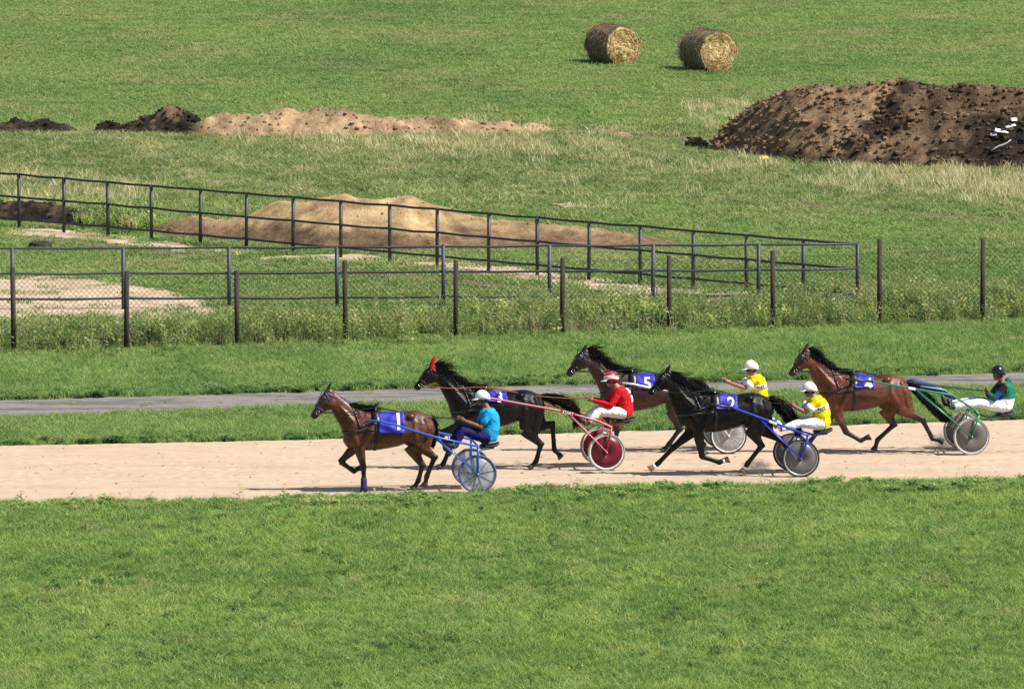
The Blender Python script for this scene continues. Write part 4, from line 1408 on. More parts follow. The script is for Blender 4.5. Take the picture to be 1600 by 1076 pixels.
def make_driver(S):
    F = S['frame']; L = F.L
    hip = L(*S['hip']); sh = L(*S['shoulder']); hd = L(*S['head'])
    base = Vector((hip.x, 0, hip.z - .10))
    root = empty('person', F.W(base), F.rz, label=S['label'], cat='person', group='sulky drivers')
    Y = Vector((0, 1, 0))
    up = (sh - hip).normalized()
    fw = Vector((up.z, 0, -up.x))
    jl = {}
    for sg, q in ((1, 'l'), (-1, 'r')):
        jl['sh' + q] = sh + Y * sg * .185 - up * .03
        e = L(*S['elbow'], .20); e.y = .235 * sg
        h = S['hand_l'] if sg > 0 else S['hand_r']
        jl['el' + q] = Vector((e.x, .245 * sg, e.z)); jl['ha' + q] = h
        jl['hi' + q] = hip + Y * sg * .095
        k = L(*S['knee'], .18); jl['kn' + q] = Vector((k.x, .21 * sg, k.z))
        a = S['feet'][0 if sg > 0 else 1]
        jl['fo' + q] = a
    mid = hip.lerp(sh, .5) - fw * S.get('slump', .03)
    def torso(mb, g):
        sp = smooth_line([hip - up * .09, hip, mid, hip.lerp(sh, .82), sh - up * .02, sh + up * .035], 3)
        t = np.linspace(0, 5, len(sp))
        ra = np.interp(t, [0, 1, 2, 3, 4, 5], [.085, .115, .105, .120, .090, .055]); rb = np.interp(t, [0, 1, 2, 3, 4, 5], [.13, .165, .150, .175, .180, .085])
        mb.tube(sp, [(a * 1.34 + g * 1.6, b * 1.12 + g * 1.4) for a, b in zip(ra, rb)], 18, side=(0, 1, 0))
    def arm(mb, q, g, upto=1.0):
        a, b, c = jl['sh' + q], jl['el' + q], jl['ha' + q]
        w = c + (b - c).normalized() * .075
        pts = [a + (a - b).normalized() * .01, a.lerp(b, .3), a.lerp(b, .75), b, b.lerp(w, .3), b.lerp(w, .75), w]
        rad = [.066, .062, .053, .048, .048, .039, .031]
        n = {1.0: 7, .5: 3, .6: 4}.get(upto, 7)
        mb.tube(pts[:n], [r_ + g for r_ in rad[:n]], 12)
    def leg(mb, q, g):
        a, b, c = jl['hi' + q], jl['kn' + q], jl['fo' + q]
        mb.tube([a, a.lerp(b, .25), a.lerp(b, .7), b, b.lerp(c, .3), b.lerp(c, .7), c - (c - b).normalized() * .05], [.105 + g, .105 + g, .084 + g, .073 + g, .070 + g, .055 + g, .046 + g], 14)
    # body: one continuous figure
    mb = MB()
    torso(mb, 0)
    for q in 'lr':
        arm(mb, q, 0); leg(mb, q, 0)
        c = jl['fo' + q]; b = jl['kn' + q]
        ld = (c - b).normalized()
        td = Vector((-ld.z, 0, ld.x))
        if td.z < 0: td = -td
        toe = c + td * .15 + ld * .05
        mb.tube([c - ld * .06, c, c.lerp(toe, .5), toe], [.042, .045, .040, .025], 10)
    nk = sh.lerp(hd, .5)
    mb.tube([sh + up * .0, nk, hd - Vector((0, 0, .05))], [.062, .054, .055], 12)
    tilt = S.get('tilt', .15)
    hf = Vector((math.cos(tilt), 0, -math.sin(tilt))); hu = Vector((math.sin(tilt), 0, math.cos(tilt)))
    hp = lambda x, y, z: hd + hf * x + Y * y + hu * z
    def ell(c, r, n=14, m=10):
        k0 = len(mb.v)
        mb.sphere((0, 0, 0), r, n, m)
        for i in range(k0, len(mb.v)):
            v = Vector(mb.v[i]); mb.v[i] = tuple(c + hf * v.x + Y * v.y + hu * v.z)
    ell(hp(-.012, 0, .02), (.095, .076, .105)); ell(hp(.030, 0, -.065), (.062, .056, .062))          # skull, jaw
    ell(hp(.085, 0, -.030), (.022, .013, .026), 8, 6)                                               # nose
    ell(hp(.073, 0, -.075), (.018, .024, .010), 8, 6); ell(hp(.068, 0, -.103), (.02, .022, .016), 8, 6)   # lips, chin
    ell(hp(.068, 0, .012), (.018, .050, .014), 8, 6)                                                # brow
    for sg in (1, -1):
        ell(hp(-.010, sg * .077, -.022), (.020, .010, .032), 8, 6)                                  # ears
    me = remesh(mb, .0105, 2, 'body')
    # hands: palm, four curled fingers and thumb each, closing on the rein
    hb = MB()
    for q, sg in (('l', 1), ('r', -1)):
        c = jl['ha' + q]; w = c + (jl['el' + q] - c).normalized() * .085
        fd = (c - w).normalized()
        un = Vector((0, 0, 1)); un = (un - fd * un.dot(fd)).normalized()
        lat = fd.cross(un)
        hb.tube([w - fd * .02, w + fd * .02, w + fd * .06, c + fd * .005], [(.026, .022), (.036, .022), (.040, .021), (.036, .018)], 10, side=-lat)
        for i in range(4):
            o = c + un * (.030 - .020 * i)
            l = (.95, 1.05, 1.0, .8)[i]
            inn = -lat * sg if (lat.y * sg) > 0 else lat * sg
            inn = Vector((0, -sg, 0))
            hb.tube([o - fd * .01, o + fd * .032 * l, o + fd * .048 * l + inn * .022, o + fd * .030 * l + inn * .046, o + fd * .005 + inn * .044], [.0105, .0100, .0095, .0085, .007], 8)
        o = w + fd * .035 + un * .035
        inn = Vector((0, -sg, 0))
        hb.tube([o - un * .01, o + un * .014 + fd * .02 + inn * .015, o + un * .012 + fd * .045 + inn * .034, o + fd * .055 + inn * .046], [.013, .012, .0105, .008], 8)
    bm = bmesh.new(); bm.from_mesh(me)
    hm_ = hb.mesh('h'); bm.from_mesh(hm_); bm.to_mesh(me); bm.free()
    link_mesh('body', me, S['skin'], root, base)
    for sg in (1, -1):
        MB().sphere(hp(.077, sg * .030, -.006), .0105, 8, 6).build('eye', eye_m, root, base)
    MB().sphere(hp(.077, 0, -.083), (.012, .020, .0035), 8, 6).build('mouth', mat('lips', (.22, .07, .06), .5), root, base)
    # hair below the helmet
    hbm = MB(); k0 = 0
    hbm.sphere((0, 0, 0), (.100, .083, .085), 14, 8)
    for i in range(len(hbm.v)):
        v = Vector(hbm.v[i]); v = Vector((min(v.x, .035), v.y, v.z)); hbm.v[i] = tuple(hp(v.x - .020, v.y, v.z - .005))
    hbm.build('hair', dark_hair, root, base)
    # helmet
    hb2 = MB()
    Rx, Ry, Rz = .146, .118, .136
    rings = []
    for i in range(9):
        a = -.22 + (math.pi / 2 + .20) * i / 8
        ring = []
        for j in range(28):
            b = 2 * math.pi * j / 28
            drop = -.055 * max(0, -math.cos(b)) ** 1.2 * (1 - i / 8)
            ring.append(hp(-.012 + Rx * math.cos(a) * math.cos(b), Ry * math.cos(a) * math.sin(b), .045 + Rz * math.sin(a) * .98 + drop))
        rings.append(ring)
    hb2.rings(rings)
    he = hb2.build('helmet', S['helmet'], root, base)
    if S.get('visor', True):
        vz = MB(); rws = []
        for i in range(4):
            rws.append([hp(-.012 + (Rx - .01 + .028 * i) * math.cos(b), (Ry - .006 + .010 * i) * math.sin(b), .040 - .008 * i) for b in np.linspace(-.95, .95, 12)])
        ob = ribbon(rws).build('peak', S.get('peakm', helm_white), he, base)
        so = ob.modifiers.new('t', 'SOLIDIFY'); so.thickness = .007
    if S.get('goggles'):
        rws = []
        for zz in (.012, -.012, -.034):
            rws.append([hp(-.012 + .112 * math.cos(b), .094 * math.sin(b), zz) for b in np.linspace(-1.1, 1.1, 14)])
        ob = ribbon(rws).build('goggles', goggle, he, base)
        so = ob.modifiers.new('t', 'SOLIDIFY'); so.thickness = .008
    if S.get('hstripe'):
        for zz in (.065, .10):
            rws = []
            for dz in (-.012, .012):
                z_ = zz + dz
                kk = math.sqrt(max(0, 1 - ((z_ - .045) / (Rz)) ** 2))
                rws.append([hp(-.012 + (Rx + .003) * kk * math.cos(b), (Ry + .003) * kk * math.sin(b), z_ - .045 * max(0, -math.cos(b))) for b in np.linspace(-math.pi, math.pi, 30)])
            ribbon(rws).build('stripe', cloth_white, he, base)
    # chin strap
    MB().tube([hp(.02, .088, .02), hp(.035, .072, -.07), hp(.045, .0, -.122), hp(.035, -.072, -.07), hp(.02, -.088, .02)], .006, 5).build('chin_strap', leather, he, base)
    # clothes
    def wrinkle(me, amp, s):
        m = len(me.vertices)
        co = np.empty(m * 3); me.vertices.foreach_get('co', co); co = co.reshape(-1, 3)
        no = np.empty(m * 3); me.vertex_normals.foreach_get('vector', no); no = no.reshape(-1, 3)
        k = np.array([noise.fractal(Vector(c) * s, .8, 2.2, 3) for c in co])
        me.vertices.foreach_set('co', (co + no * (amp * k)[:, None]).ravel())
        me.update()
    tb = MB(); torso(tb, .016)
    for q in 'lr': arm(tb, q, .020 if S['sleeve'] < 1 else .014, S['sleeve'])
    if S['sleeve'] < 1:
        pass
    if S.get('hood'):
        c = sh + up * .045 - fw * .085
        tb.sphere(c, (.075, .10, .065), 12, 8)
    tm = remesh(tb, .013, 2, 'shirt')
    wrinkle(tm, .014, 6.5)
    mats = S['shirt'] if isinstance(S['shirt'], list) else [S['shirt']]
    tbv = bvh_of(tm)
    shirt = link_mesh(S.get('shirtname', 'shirt'), tm, mats, root, base)
    if len(mats) > 1:
        for pl in tm.polygons:
            pl.material_index = S['shirtfn'](pl.center + base, hip, sh, up, fw, jl)
    lb = MB()
    for q in 'lr': leg(lb, q, .014)
    lb.tube([hip - up * .08 + fw * 0, hip, hip + up * .09], [(.10, .15), (.128, .182), (.118, .170)], 16, side=(0, 1, 0))
    lm = remesh(lb, .013, 2, 'trousers'); wrinkle(lm, .014, 6.5)
    tmats = S['trousers'] if isinstance(S['trousers'], list) else [S['trousers']]
    trou = link_mesh('trousers', lm, tmats, root, base)
    if len(tmats) > 1:
        for pl in lm.polygons:
            pl.material_index = S['trfn'](pl.center + base, pl.normal)
    for q in 'lr':
        c = jl['fo' + q]; b = jl['kn' + q]
        ld = (c - b).normalized(); td = Vector((-ld.z, 0, ld.x))
        if td.z < 0: td = -td
        toe = c + td * .17 + ld * .05
        MB().tube([c - ld * .10, c - ld * .02, c + td * .02 + ld * .015, c.lerp(toe, .6), toe, toe + td * .02], [.050, .054, .056, .050, .036, .012], 12).build('boot', S.get('bootm', shoe), root, base)
    if S.get('sleeveband'):
        for q in 'lr':
            a, b = jl['sh' + q], jl['el' + q]
            MB().tube([a.lerp(b, .46), a.lerp(b, .47), a.lerp(b, .80), a.lerp(b, .81)], [.080, .093, .088, .070], 14).build('sleeve_band', whitec, shirt, base)
    if S.get('chestband'):
        c = hip.lerp(sh, S['chestband'])
        rows = ring_around(tbv, c, fw, -up, -math.pi, math.pi, .085, 50, .010, reach=.6, lim=.33)
        if len(rows) > 5:
            ob = ribbon(rows).build('chest_band', whitec, shirt, base)
            so = ob.modifiers.new('t', 'SOLIDIFY'); so.thickness = .005
            tm2 = text_mesh('AUT', .085)
            ctr = c - fw * .045
            for v in tm2.vertices:
                qq = ctr - fw * v.co.x + up * v.co.y
                h = tbv.ray_cast(Vector((qq.x, 1.0, qq.z)), Vector((0, -1, 0)), 1.2)
                v.co = h[0] + Vector((0, .018, 0)) if h[0] is not None else Vector((qq.x, .17, qq.z))
            link_mesh('lettering', tm2, blackc, shirt, base, smooth=False)
    if S.get('backpatch'):
        for (u0, u1, v0, v1) in S['backpatch']:
            rws = []
            for i in range(7):
                row = []
                for j_ in range(7):
                    tt = u0 + (u1 - u0) * i / 6; yy = v0 + (v1 - v0) * j_ / 6
                    o = hip.lerp(sh, tt) + Y * yy
                    h = tbv.ray_cast(o - fw * .6, fw, .8)
                    row.append(h[0] - fw * .008 if h[0] is not None else o - fw * .14)
                rws.append(row)
            ribbon(rws).build('back_patch', whitec, shirt, base)
    return root

# ================================================================== the five teams
def team(fr, horse, sulky, driver):
    hl, hr = fr.L(*driver['hand'], .10), fr.L(driver['hand'][0] - 3, driver['hand'][1] - 2, -.09)
    fl = fr.L(*driver['foot'], .27)
    frt = Vector((fl.x + .02, -.27, fl.z))
    hip = fr.L(*driver['hip'])
    driver.update(frame=fr, hand_l=hl, hand_r=hr, feet=[fl, frt])
    horse.update(frame=fr, hands=(hl, hr))
    sulky.update(frame=fr, feet=[fl, frt], seatpos=Vector((hip.x, 0, hip.z - .15)))
    make_horse(horse); make_sulky(sulky); make_driver(driver)

blue_paint = mat('blue_paint', (.020, .105, .52), .3, .5, vary=.15, coat=.4)
deep_blue_paint = mat('deep_blue_paint', (.022, .035, .50), .3, .5, vary=.15, coat=.4)
red_paint = mat('red_paint', (.50, .014, .024), .3, .5, vary=.15, coat=.4)
green_paint = mat('green_paint', (.010, .19, .105), .3, .5, vary=.15, coat=.4)
white_paint = mat('white_paint', (.75, .76, .78), .3, .5, coat=.4)
apron_m = mat('blue_apron', (.020, .060, .20), .6, .3, vary=.2, scale=10)
grey_steel = mat('grey_rim', (.38, .38, .37), .4, .5, metal=.5)
blue_rim = mat('blue_rim', (.12, .17, .33), .45, .5)

# 1 - bay horse, blue sulky, cyan shirt, nearest the camera
team(Frame(600, 767, 7),
     dict(seed=1, coat='bay_coat', number='1', label='bay horse leading the race with navy boot on planted foreleg',
          withers=(578, 641), tailhead=(673, 652), poll=(513, 609), muzzle=(487, 651), ear=(518, 597),
          crest=[(520, 609), (541, 626), (560, 638), (580, 642)], under=[(519, 645), (526, 657), (533, 670), (539, 690)],
          LF=[(562, 703), (568, 730), (568.5, 751), (568.5, 765), 'down'], RF=[(553, 700), (532, 721), (553, 736), (563, 730)],
          LH=[(650, 692), (679, 714), (667, 743), (664, 757)], RH=[(641, 697), (660, 727), (654, 750), (647, 763), 'down'],
          tail=[(673, 653), (679, 660), (680, 672), (678, 686), (675, 700)], tailspread=.45, ntail=200,
          boots=(0,), mane=(.55, .97), nmane=240, nhang=30, manelen=.34, maneup=1.1, forelock=False, bridle=blue_leather, check=blue_leather,
          cloth=(-.14, -.64, 1.06), numpos=(-.52, -.20), numsize=.42),
     dict(hub=(746, 742), shaft=[(570, 658), (588, 657), (616, 663), (674, 681), (747, 697)], stay=(677, 682), paint=blue_paint, disc=disc_clear, rim=blue_rim, spokes=9, spoker=.0055, spokem=mat('dark_blue_spoke', (.05, .075, .20), .4, .5),
          tyre=mat('blue_grey_tyre', (.10, .12, .18), .7, .3), rimw=.012, label='blue sulky with spoked clear wheel discs under the cyan shirted driver'),
     dict(label='driver in cyan t-shirt, navy trousers and white helmet', hip=(763, 683), shoulder=(762.5, 640), head=(753.5, 623), elbow=(751, 667), hand=(720, 655), knee=(722, 673), foot=(712, 697),
          skin=skin_tan, shirt=cyan, sleeve=.5, trousers=navy, helmet=helm_white, peakm=helm_white, slump=.06, shirtname='t_shirt'))

# 2 - black horse with red ear caps, red sulky, red jacket
team(Frame(770, 733, 7),
     dict(seed=2, coat='black_coat', number='3', label='black horse wearing red ear caps and number three cloth',
          withers=(750, 609), tailhead=(844, 619), poll=(676, 571), muzzle=(648, 606), ear=(680, 557),
          crest=[(686, 573), (706, 588), (728, 602), (750, 609)], under=[(686, 604), (693, 618), (700, 632), (706, 654)],
          LF=[(717, 667), (689, 675), (696, 701), (704, 706)], RF=[(714, 671), (703, 700), (693, 725), (686, 732), 'down'],
          LH=[(821, 672), (845, 694), (838, 720), (829, 731), 'down'], RH=[(830, 668), (863, 662), (866, 702), (876, 712)],
          tail=[(844, 620), (860, 622), (880, 628), (895, 637), (902, 655), (896, 668)], tailspread=1.0, ntail=300,
          earcaps=True, nmane=460, manelen=.45, maneup=.7, rein=brown_leather, reinr=.010, cloth=(-.12, -.50, .60), numpos=(-.36, -.13), numsize=.26),
     dict(hub=(947.5, 708), shaft=[(745, 617), (766, 622), (857, 638.5), (889, 645), (937, 659), (955, 667)], stay=(891, 649), paint=red_paint, disc=disc_red, rim=rim_white, spokes=0, tyre=tyre_pale, rimw=.020,
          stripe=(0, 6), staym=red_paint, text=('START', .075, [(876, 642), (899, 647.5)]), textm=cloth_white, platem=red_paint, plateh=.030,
          label='red sulky with maroon wheel discs and white rims'),
     dict(label='driver in red silk jacket, white trousers and red striped helmet', hip=(975, 644), shoulder=(966, 606), head=(954.5, 594), elbow=(953, 633), hand=(922, 624), knee=(936, 643), foot=(917, 661),
          skin=skin, shirt=redc, sleeve=1.0, trousers=whitec, helmet=helm_red, hstripe=True, peakm=helm_white, goggles=True, shirtname='jacket', slump=.06,
          backpatch=[(.35, .62, .02, .13), (.72, .95, .02, .13)]))

# 3 - dark bay horse behind, white sulky, yellow shirt
team(Frame(1005, 706, 7),
     dict(seed=3, coat='dark_bay_coat', number='5', label='dark bay horse half hidden behind the red jacketed driver',
          withers=(979, 581), tailhead=(1073, 592), poll=(913, 546), muzzle=(886, 585), ear=(919, 537),
          crest=[(923, 550), (942, 565), (960, 576), (980, 582)], under=[(922, 583), (930, 597), (937, 612), (943, 630)],
          LF=[(958, 643), (964, 673), (960, 694), (956, 704), 'down'], RF=[(950, 645), (944, 671), (937, 692), (931, 700)],
          LH=[(1050, 642), (1062, 670), (1046, 692), (1036, 703), 'down'], RH=[(1055, 640), (1083, 660), (1092, 688), (1100, 694)],
          tail=[(1073, 593), (1088, 600), (1102, 612), (1110, 630), (1110, 645)],
          nmane=520, manelen=.46, maneup=.75, brow=mat('blue_browband', (.03, .04, .45), .5), blinkers=True, cloth=(-.16, -.52, .80), numpos=(-.37, -.20), numsize=.32),
     dict(hub=(1138, 680.5), shaft=[(972, 598), (990, 600), (1050, 613), (1110, 628), (1160, 640)], stay=(1090, 624), paint=white_paint, disc=disc_white, rim=rim_white, spokes=32, spoker=.0016, spokem=alu, rimw=.014,
          label='white sulky with pale wire spoked wheel seen under the black horse'),
     dict(label='driver in yellow shirt behind the black horse, hands above its cloth', hip=(1187, 628), shoulder=(1180, 588), head=(1173.5, 576), elbow=(1163, 606), hand=(1133, 595), knee=(1150, 630), foot=(1122, 640),
          skin=skin, shirt=yellow, sleeve=.5, sleeveband=True, chestband=.62, trousers=whitec, helmet=helm_white, peakm=helm_white, goggles=True, slump=.03))

# 4 - black horse reaching, deep blue sulky, yellow shirt
team(Frame(1130, 742, 7),
     dict(seed=4, coat='black_coat', number='2', label='black horse with tan hooves and number two cloth, forelegs wide apart',
          withers=(1108, 614), tailhead=(1201, 623), poll=(1043, 579), muzzle=(1013, 615), ear=(1048.5, 570),
          crest=[(1052, 584), (1071, 597), (1089, 608), (1109, 614)], under=[(1043, 616), (1048, 631), (1055, 646), (1063, 666)],
          LF=[(1092, 682), (1097, 713), (1124, 722), (1136, 717)], RF=[(1077, 678), (1051, 700), (1029, 723), (1017, 732)],
          LH=[(1172, 670), (1190, 696), (1168, 724), (1161, 736)], RH=[(1186, 668), (1218, 686), (1238, 708), (1249, 717)],
          tail=[(1201, 624), (1211, 629), (1224, 639), (1236, 652), (1246, 668), (1250, 682)], tailspread=1.1, ntail=320,
          tan=True, bands=(0, 1, 2), nmane=520, manelen=.42, maneup=.45, blinkers=True, cloth=(-.10, -.52, .80), numpos=(-.40, -.19), numsize=.31),
     dict(hub=(1251, 721), shaft=[(1108, 631), (1146, 637), (1202, 657.5), (1249, 675), (1263, 680)], stay=(1189, 657), wrap=1, paint=deep_blue_paint, disc=disc_grey, rim=grey_steel, spokes=0, rimw=.022, forkr=.024,
          text=('', .05, [(1202, 657.5), (1214, 662)]), textm=bluec, platem=cloth_white, plateh=.024, label='deep blue sulky with smoked grey wheel discs behind the tan hoofed black horse'),
     dict(label='driver in yellow shirt and white trousers on the deep blue sulky', hip=(1284, 661), shoulder=(1273.5, 621.5), head=(1264.5, 610), elbow=(1259, 644), hand=(1237, 632.5), knee=(1250, 661), foot=(1222, 670),
          skin=skin, shirt=yellow, sleeve=.5, sleeveband=True, chestband=.60, trousers=whitec, helmet=helm_white, peakm=helm_white, goggles=True, slump=.05, bootm=cloth_white))

# 5 - bright bay horse at the tail of the field, green sulky
def jacket5(c, hip, sh, up, fw, jl):
    t = (c - hip).dot(up) / (sh - hip).length
    f = (c - hip.lerp(sh, t)).dot(fw)
    q = 'l' if c.y > 0 else 'r'
    de, dh, ds = (c - jl['el' + q]).length, (c - jl['ha' + q]).length, (c - jl['sh' + q]).length
    if dh < .19: return 0                       # green cuff
    if de < .17 and f > 0: return 2 if dh > .24 else 0
    if abs(c.y) > .16 and ds < .16 and f > -.03: return 3
    if t < .34: return 1
    if f > .06: return 3 if t > .55 else 2
    return 0
team(Frame(1350, 708, 7),
     dict(seed=5, coat='bright_bay_coat', number='4', label='bright bay horse with blinkers at the back of the field',
          withers=(1325, 583), tailhead=(1415, 595), poll=(1259, 546), muzzle=(1234, 585), ear=(1264.5, 534),
          crest=[(1268, 549), (1286, 563), (1304, 576), (1326, 583)], under=[(1264, 583), (1271, 597), (1279, 611), (1288, 634)],
          LF=[(1309, 647), (1322, 675), (1345, 688), (1357, 682)], RF=[(1300, 645), (1283, 668), (1265, 690), (1255, 698)],
          LH=[(1406, 638), (1441, 655), (1457, 685), (1471, 688)], RH=[(1382, 640), (1397, 663), (1371, 687), (1367, 701)],
          tail=[(1415, 596), (1428, 606), (1446, 622), (1464, 640), (1476, 652), (1488, 652)], tailspread=.9, ntail=300,
          nmane=480, manelen=.36, maneup=.55, blinkers=True, tan=False, cloth=(-.10, -.50, .74), numpos=(-.38, -.20), numsize=.33),
     dict(hub=(1518, 682.5), shaft=[(1322, 592), (1364, 596), (1431, 608), (1488, 617), (1524, 641), (1529, 648)], stay=(1433, 611), wrap=1, paint=green_paint, disc=disc_brown, rim=rim_white, spokes=0, rimw=.010, tyre=tyre_pale,
          apron=(2, 4), apronm=apron_m, text=('', .05, [(1420, 606), (1431, 608)]), textm=bluec, platem=cloth_white, plateh=.026, label='green sulky with dusty brown wheel discs and blue apron'),
     dict(label='driver in green and white jacket with shiny navy helmet', hip=(1568, 635), shoulder=(1568, 598), head=(1559, 584), elbow=(1553, 622), hand=(1543, 612), knee=(1527, 629), foot=(1487, 636),
          skin=skin_tan, shirt=[greenc, whitec, bluec, blackc], shirtfn=jacket5, sleeve=1.0, hood=True, trousers=[whitec, bluec], trfn=lambda c, n: 1 if (n.z > .75 and abs(c.y) < .17) else 0,
          helmet=helm_navy, visor=False, goggles=False, shirtname='jacket', slump=.07, tilt=.05))

# ================================================================== dust kicked up by the hooves
def dust_mat(name, dens):
    m = bpy.data.materials.new(name); m.use_nodes = True
    nt = m.node_tree
    nt.nodes.remove(nt.nodes['Principled BSDF'])
    v = nt.nodes.new('ShaderNodeVolumePrincipled')
    v.inputs['Color'].default_value = (.97, .90, .80, 1)
    v.inputs['Anisotropy'].default_value = .2
    tc = nt.nodes.new('ShaderNodeTexCoord')
    ln = nt.nodes.new('ShaderNodeVectorMath'); ln.operation = 'LENGTH'
    nt.links.new(tc.outputs['Object'], ln.inputs[0])
    fall = nt.nodes.new('ShaderNodeMapRange')
    fall.inputs['From Min'].default_value = 1.0; fall.inputs['From Max'].default_value = .1
    nt.links.new(ln.outputs['Value'], fall.inputs['Value'])
    n = noise_node(nt, tc.outputs['Object'], 2.6, 5, .6)
    k = nt.nodes.new('ShaderNodeMapRange')
    k.inputs['From Min'].default_value = .40; k.inputs['From Max'].default_value = .70
    nt.links.new(n, k.inputs['Value'])
    nt.links.new(math_node(nt, 'MULTIPLY', math_node(nt, 'MULTIPLY', fall.outputs[0], k.outputs[0]), dens), v.inputs['Density'])
    nt.links.new(v.outputs[0], nt.nodes['Material Output'].inputs['Volume'])
    MATS[name] = m
    return m
for px, py, size, dens, label in ((1478, 701, (.40, .25, .24), 34, 'pale dust puff behind the bright bay horse hind hoof'),
                                  (1182, 740, (.34, .25, .18), 22, 'faint dust puff behind the black horse with tan hooves'),
                                  (809, 735, (.12, .12, .12), 45, 'small burst of dirt ahead of the planted hind hoof on the track')):
    o = MB().sphere((0, 0, 0), 1.0, 20, 12).build('dust', dust_mat('dust_%d' % px, dens))
    g = G(px, py)
    o.location = (g.x, g.y, size[2] * .8 + .01)
    o.scale = size
    tag(o, label, kind='stuff')

# ================================================================== grass and weeds
def blade_mesh(name, n, rad, h0, h1, w, lean, seed, seg=2, heads=0.0, leafy=False):
    r = random.Random(seed)
    vs, fs = [], []
    for _ in range(n):
        a = r.uniform(0, 2 * math.pi); q = rad * math.sqrt(r.random())
        b = Vector((q * math.cos(a), q * math.sin(a), -0.015))
        h = r.uniform(h0, h1)
        d = r.uniform(0, 2 * math.pi)
        dirv = Vector((math.cos(d), math.sin(d), 0))
        ln = h * lean * r.uniform(.3, 1.2)
        yaw = r.uniform(0, 2 * math.pi)
        sd = Vector((math.cos(yaw), math.sin(yaw), 0)) * w * r.uniform(.6, 1.3)
        k = len(vs)
        for i in range(seg):
            t = i / seg
            c = b + dirv * ln * t * t + Vector((0, 0, h * t))
            ww = sd * (1 - .45 * t) * (.6 + .8 * t if leafy else 1)
            vs += [c - ww, c + ww]
        vs.append(b + dirv * ln + Vector((0, 0, h * (1 - .15 * lean))))
        for i in range(seg - 1):
            fs.append((k + 2 * i, k + 2 * i + 1, k + 2 * i + 3, k + 2 * i + 2))
        fs.append((k + 2 * seg - 2, k + 2 * seg - 1, k + 2 * seg))
        if leafy:                                   # side leaves up the stalk
            for t in (.25, .4, .55, .7, .85):
                c = b + dirv * ln * t * t + Vector((0, 0, h * t))
                e = r.uniform(0, 2 * math.pi)
                l = r.uniform(.05, .12)
                ev = Vector((math.cos(e) * l, math.sin(e) * l, r.uniform(-.2, .6) * l))
                pv = Vector((-math.sin(e), math.cos(e), 0)) * l * .28
                k = len(vs)
                vs += [c, c + ev * .5 + pv, c + ev, c + ev * .5 - pv]
                fs.append((k, k + 1, k + 2, k + 3))
    me = bpy.data.meshes.new(name)
    me.from_pydata([tuple(v) for v in vs], [], fs)
    return me
def flower_mesh(name, n, rad, h, size, seed):
    r = random.Random(seed)
    mb = MB()
    for _ in range(n):
        a = r.uniform(0, 6.28); q = rad * math.sqrt(r.random())
        c = Vector((q * math.cos(a), q * math.sin(a), h * r.uniform(.75, 1.1)))
        mb.sphere(c, (size, size, size * .45), 6, 4)
    return mb.mesh(name)
def scatter(name, pts, rot, scl, protos, material, label):
    me = bpy.data.meshes.new(name)
    me.from_pydata([tuple(p) for p in pts], [], [])
    for an, data in (('rz', rot), ('sc', scl)):
        at = me.attributes.new(an, 'FLOAT', 'POINT')
        at.data.foreach_set('value', np.asarray(data, np.float32))
    at = me.attributes.new('pi', 'INT', 'POINT')
    at.data.foreach_set('value', rng.integers(0, len(protos), len(pts)).astype(np.int32))
    ob = bpy.data.objects.new(name, me)
    COL.objects.link(ob)
    coll = bpy.data.collections.new(name + '_tufts')
    for i, pm in enumerate(protos):
        pm.materials.append(material)
        coll.objects.link(bpy.data.objects.new('%s_tuft' % name, pm))
    ng = bpy.data.node_groups.new(name, 'GeometryNodeTree')
    ng.interface.new_socket('Geometry', in_out='INPUT', socket_type='NodeSocketGeometry')
    ng.interface.new_socket('Geometry', in_out='OUTPUT', socket_type='NodeSocketGeometry')
    N = ng.nodes
    gi, go = N.new('NodeGroupInput'), N.new('NodeGroupOutput')
    ci = N.new('GeometryNodeCollectionInfo')
    ci.inputs['Collection'].default_value = coll
    ci.inputs['Separate Children'].default_value = True
    ci.inputs['Reset Children'].default_value = True
    ip = N.new('GeometryNodeInstanceOnPoints')
    ip.inputs['Pick Instance'].default_value = True
    def attr(nm, ty):
        a = N.new('GeometryNodeInputNamedAttribute')
        a.data_type = ty
        a.inputs['Name'].default_value = nm
        return a.outputs['Attribute']
    cx = N.new('ShaderNodeCombineXYZ')
    ng.links.new(attr('rz', 'FLOAT'), cx.inputs['Z'])
    e2r = N.new('FunctionNodeEulerToRotation')
    ng.links.new(cx.outputs[0], e2r.inputs[0])
    ng.links.new(gi.outputs[0], ip.inputs['Points'])
    ng.links.new(ci.outputs[0], ip.inputs['Instance'])
    ng.links.new(attr('pi', 'INT'), ip.inputs['Instance Index'])
    ng.links.new(e2r.outputs[0], ip.inputs['Rotation'])
    ng.links.new(attr('sc', 'FLOAT'), ip.inputs['Scale'])
    ng.links.new(ip.outputs[0], go.inputs[0])
    md = ob.modifiers.new('scatter', 'NODES')
    md.node_group = ng
    return tag(ob, label, kind='stuff')

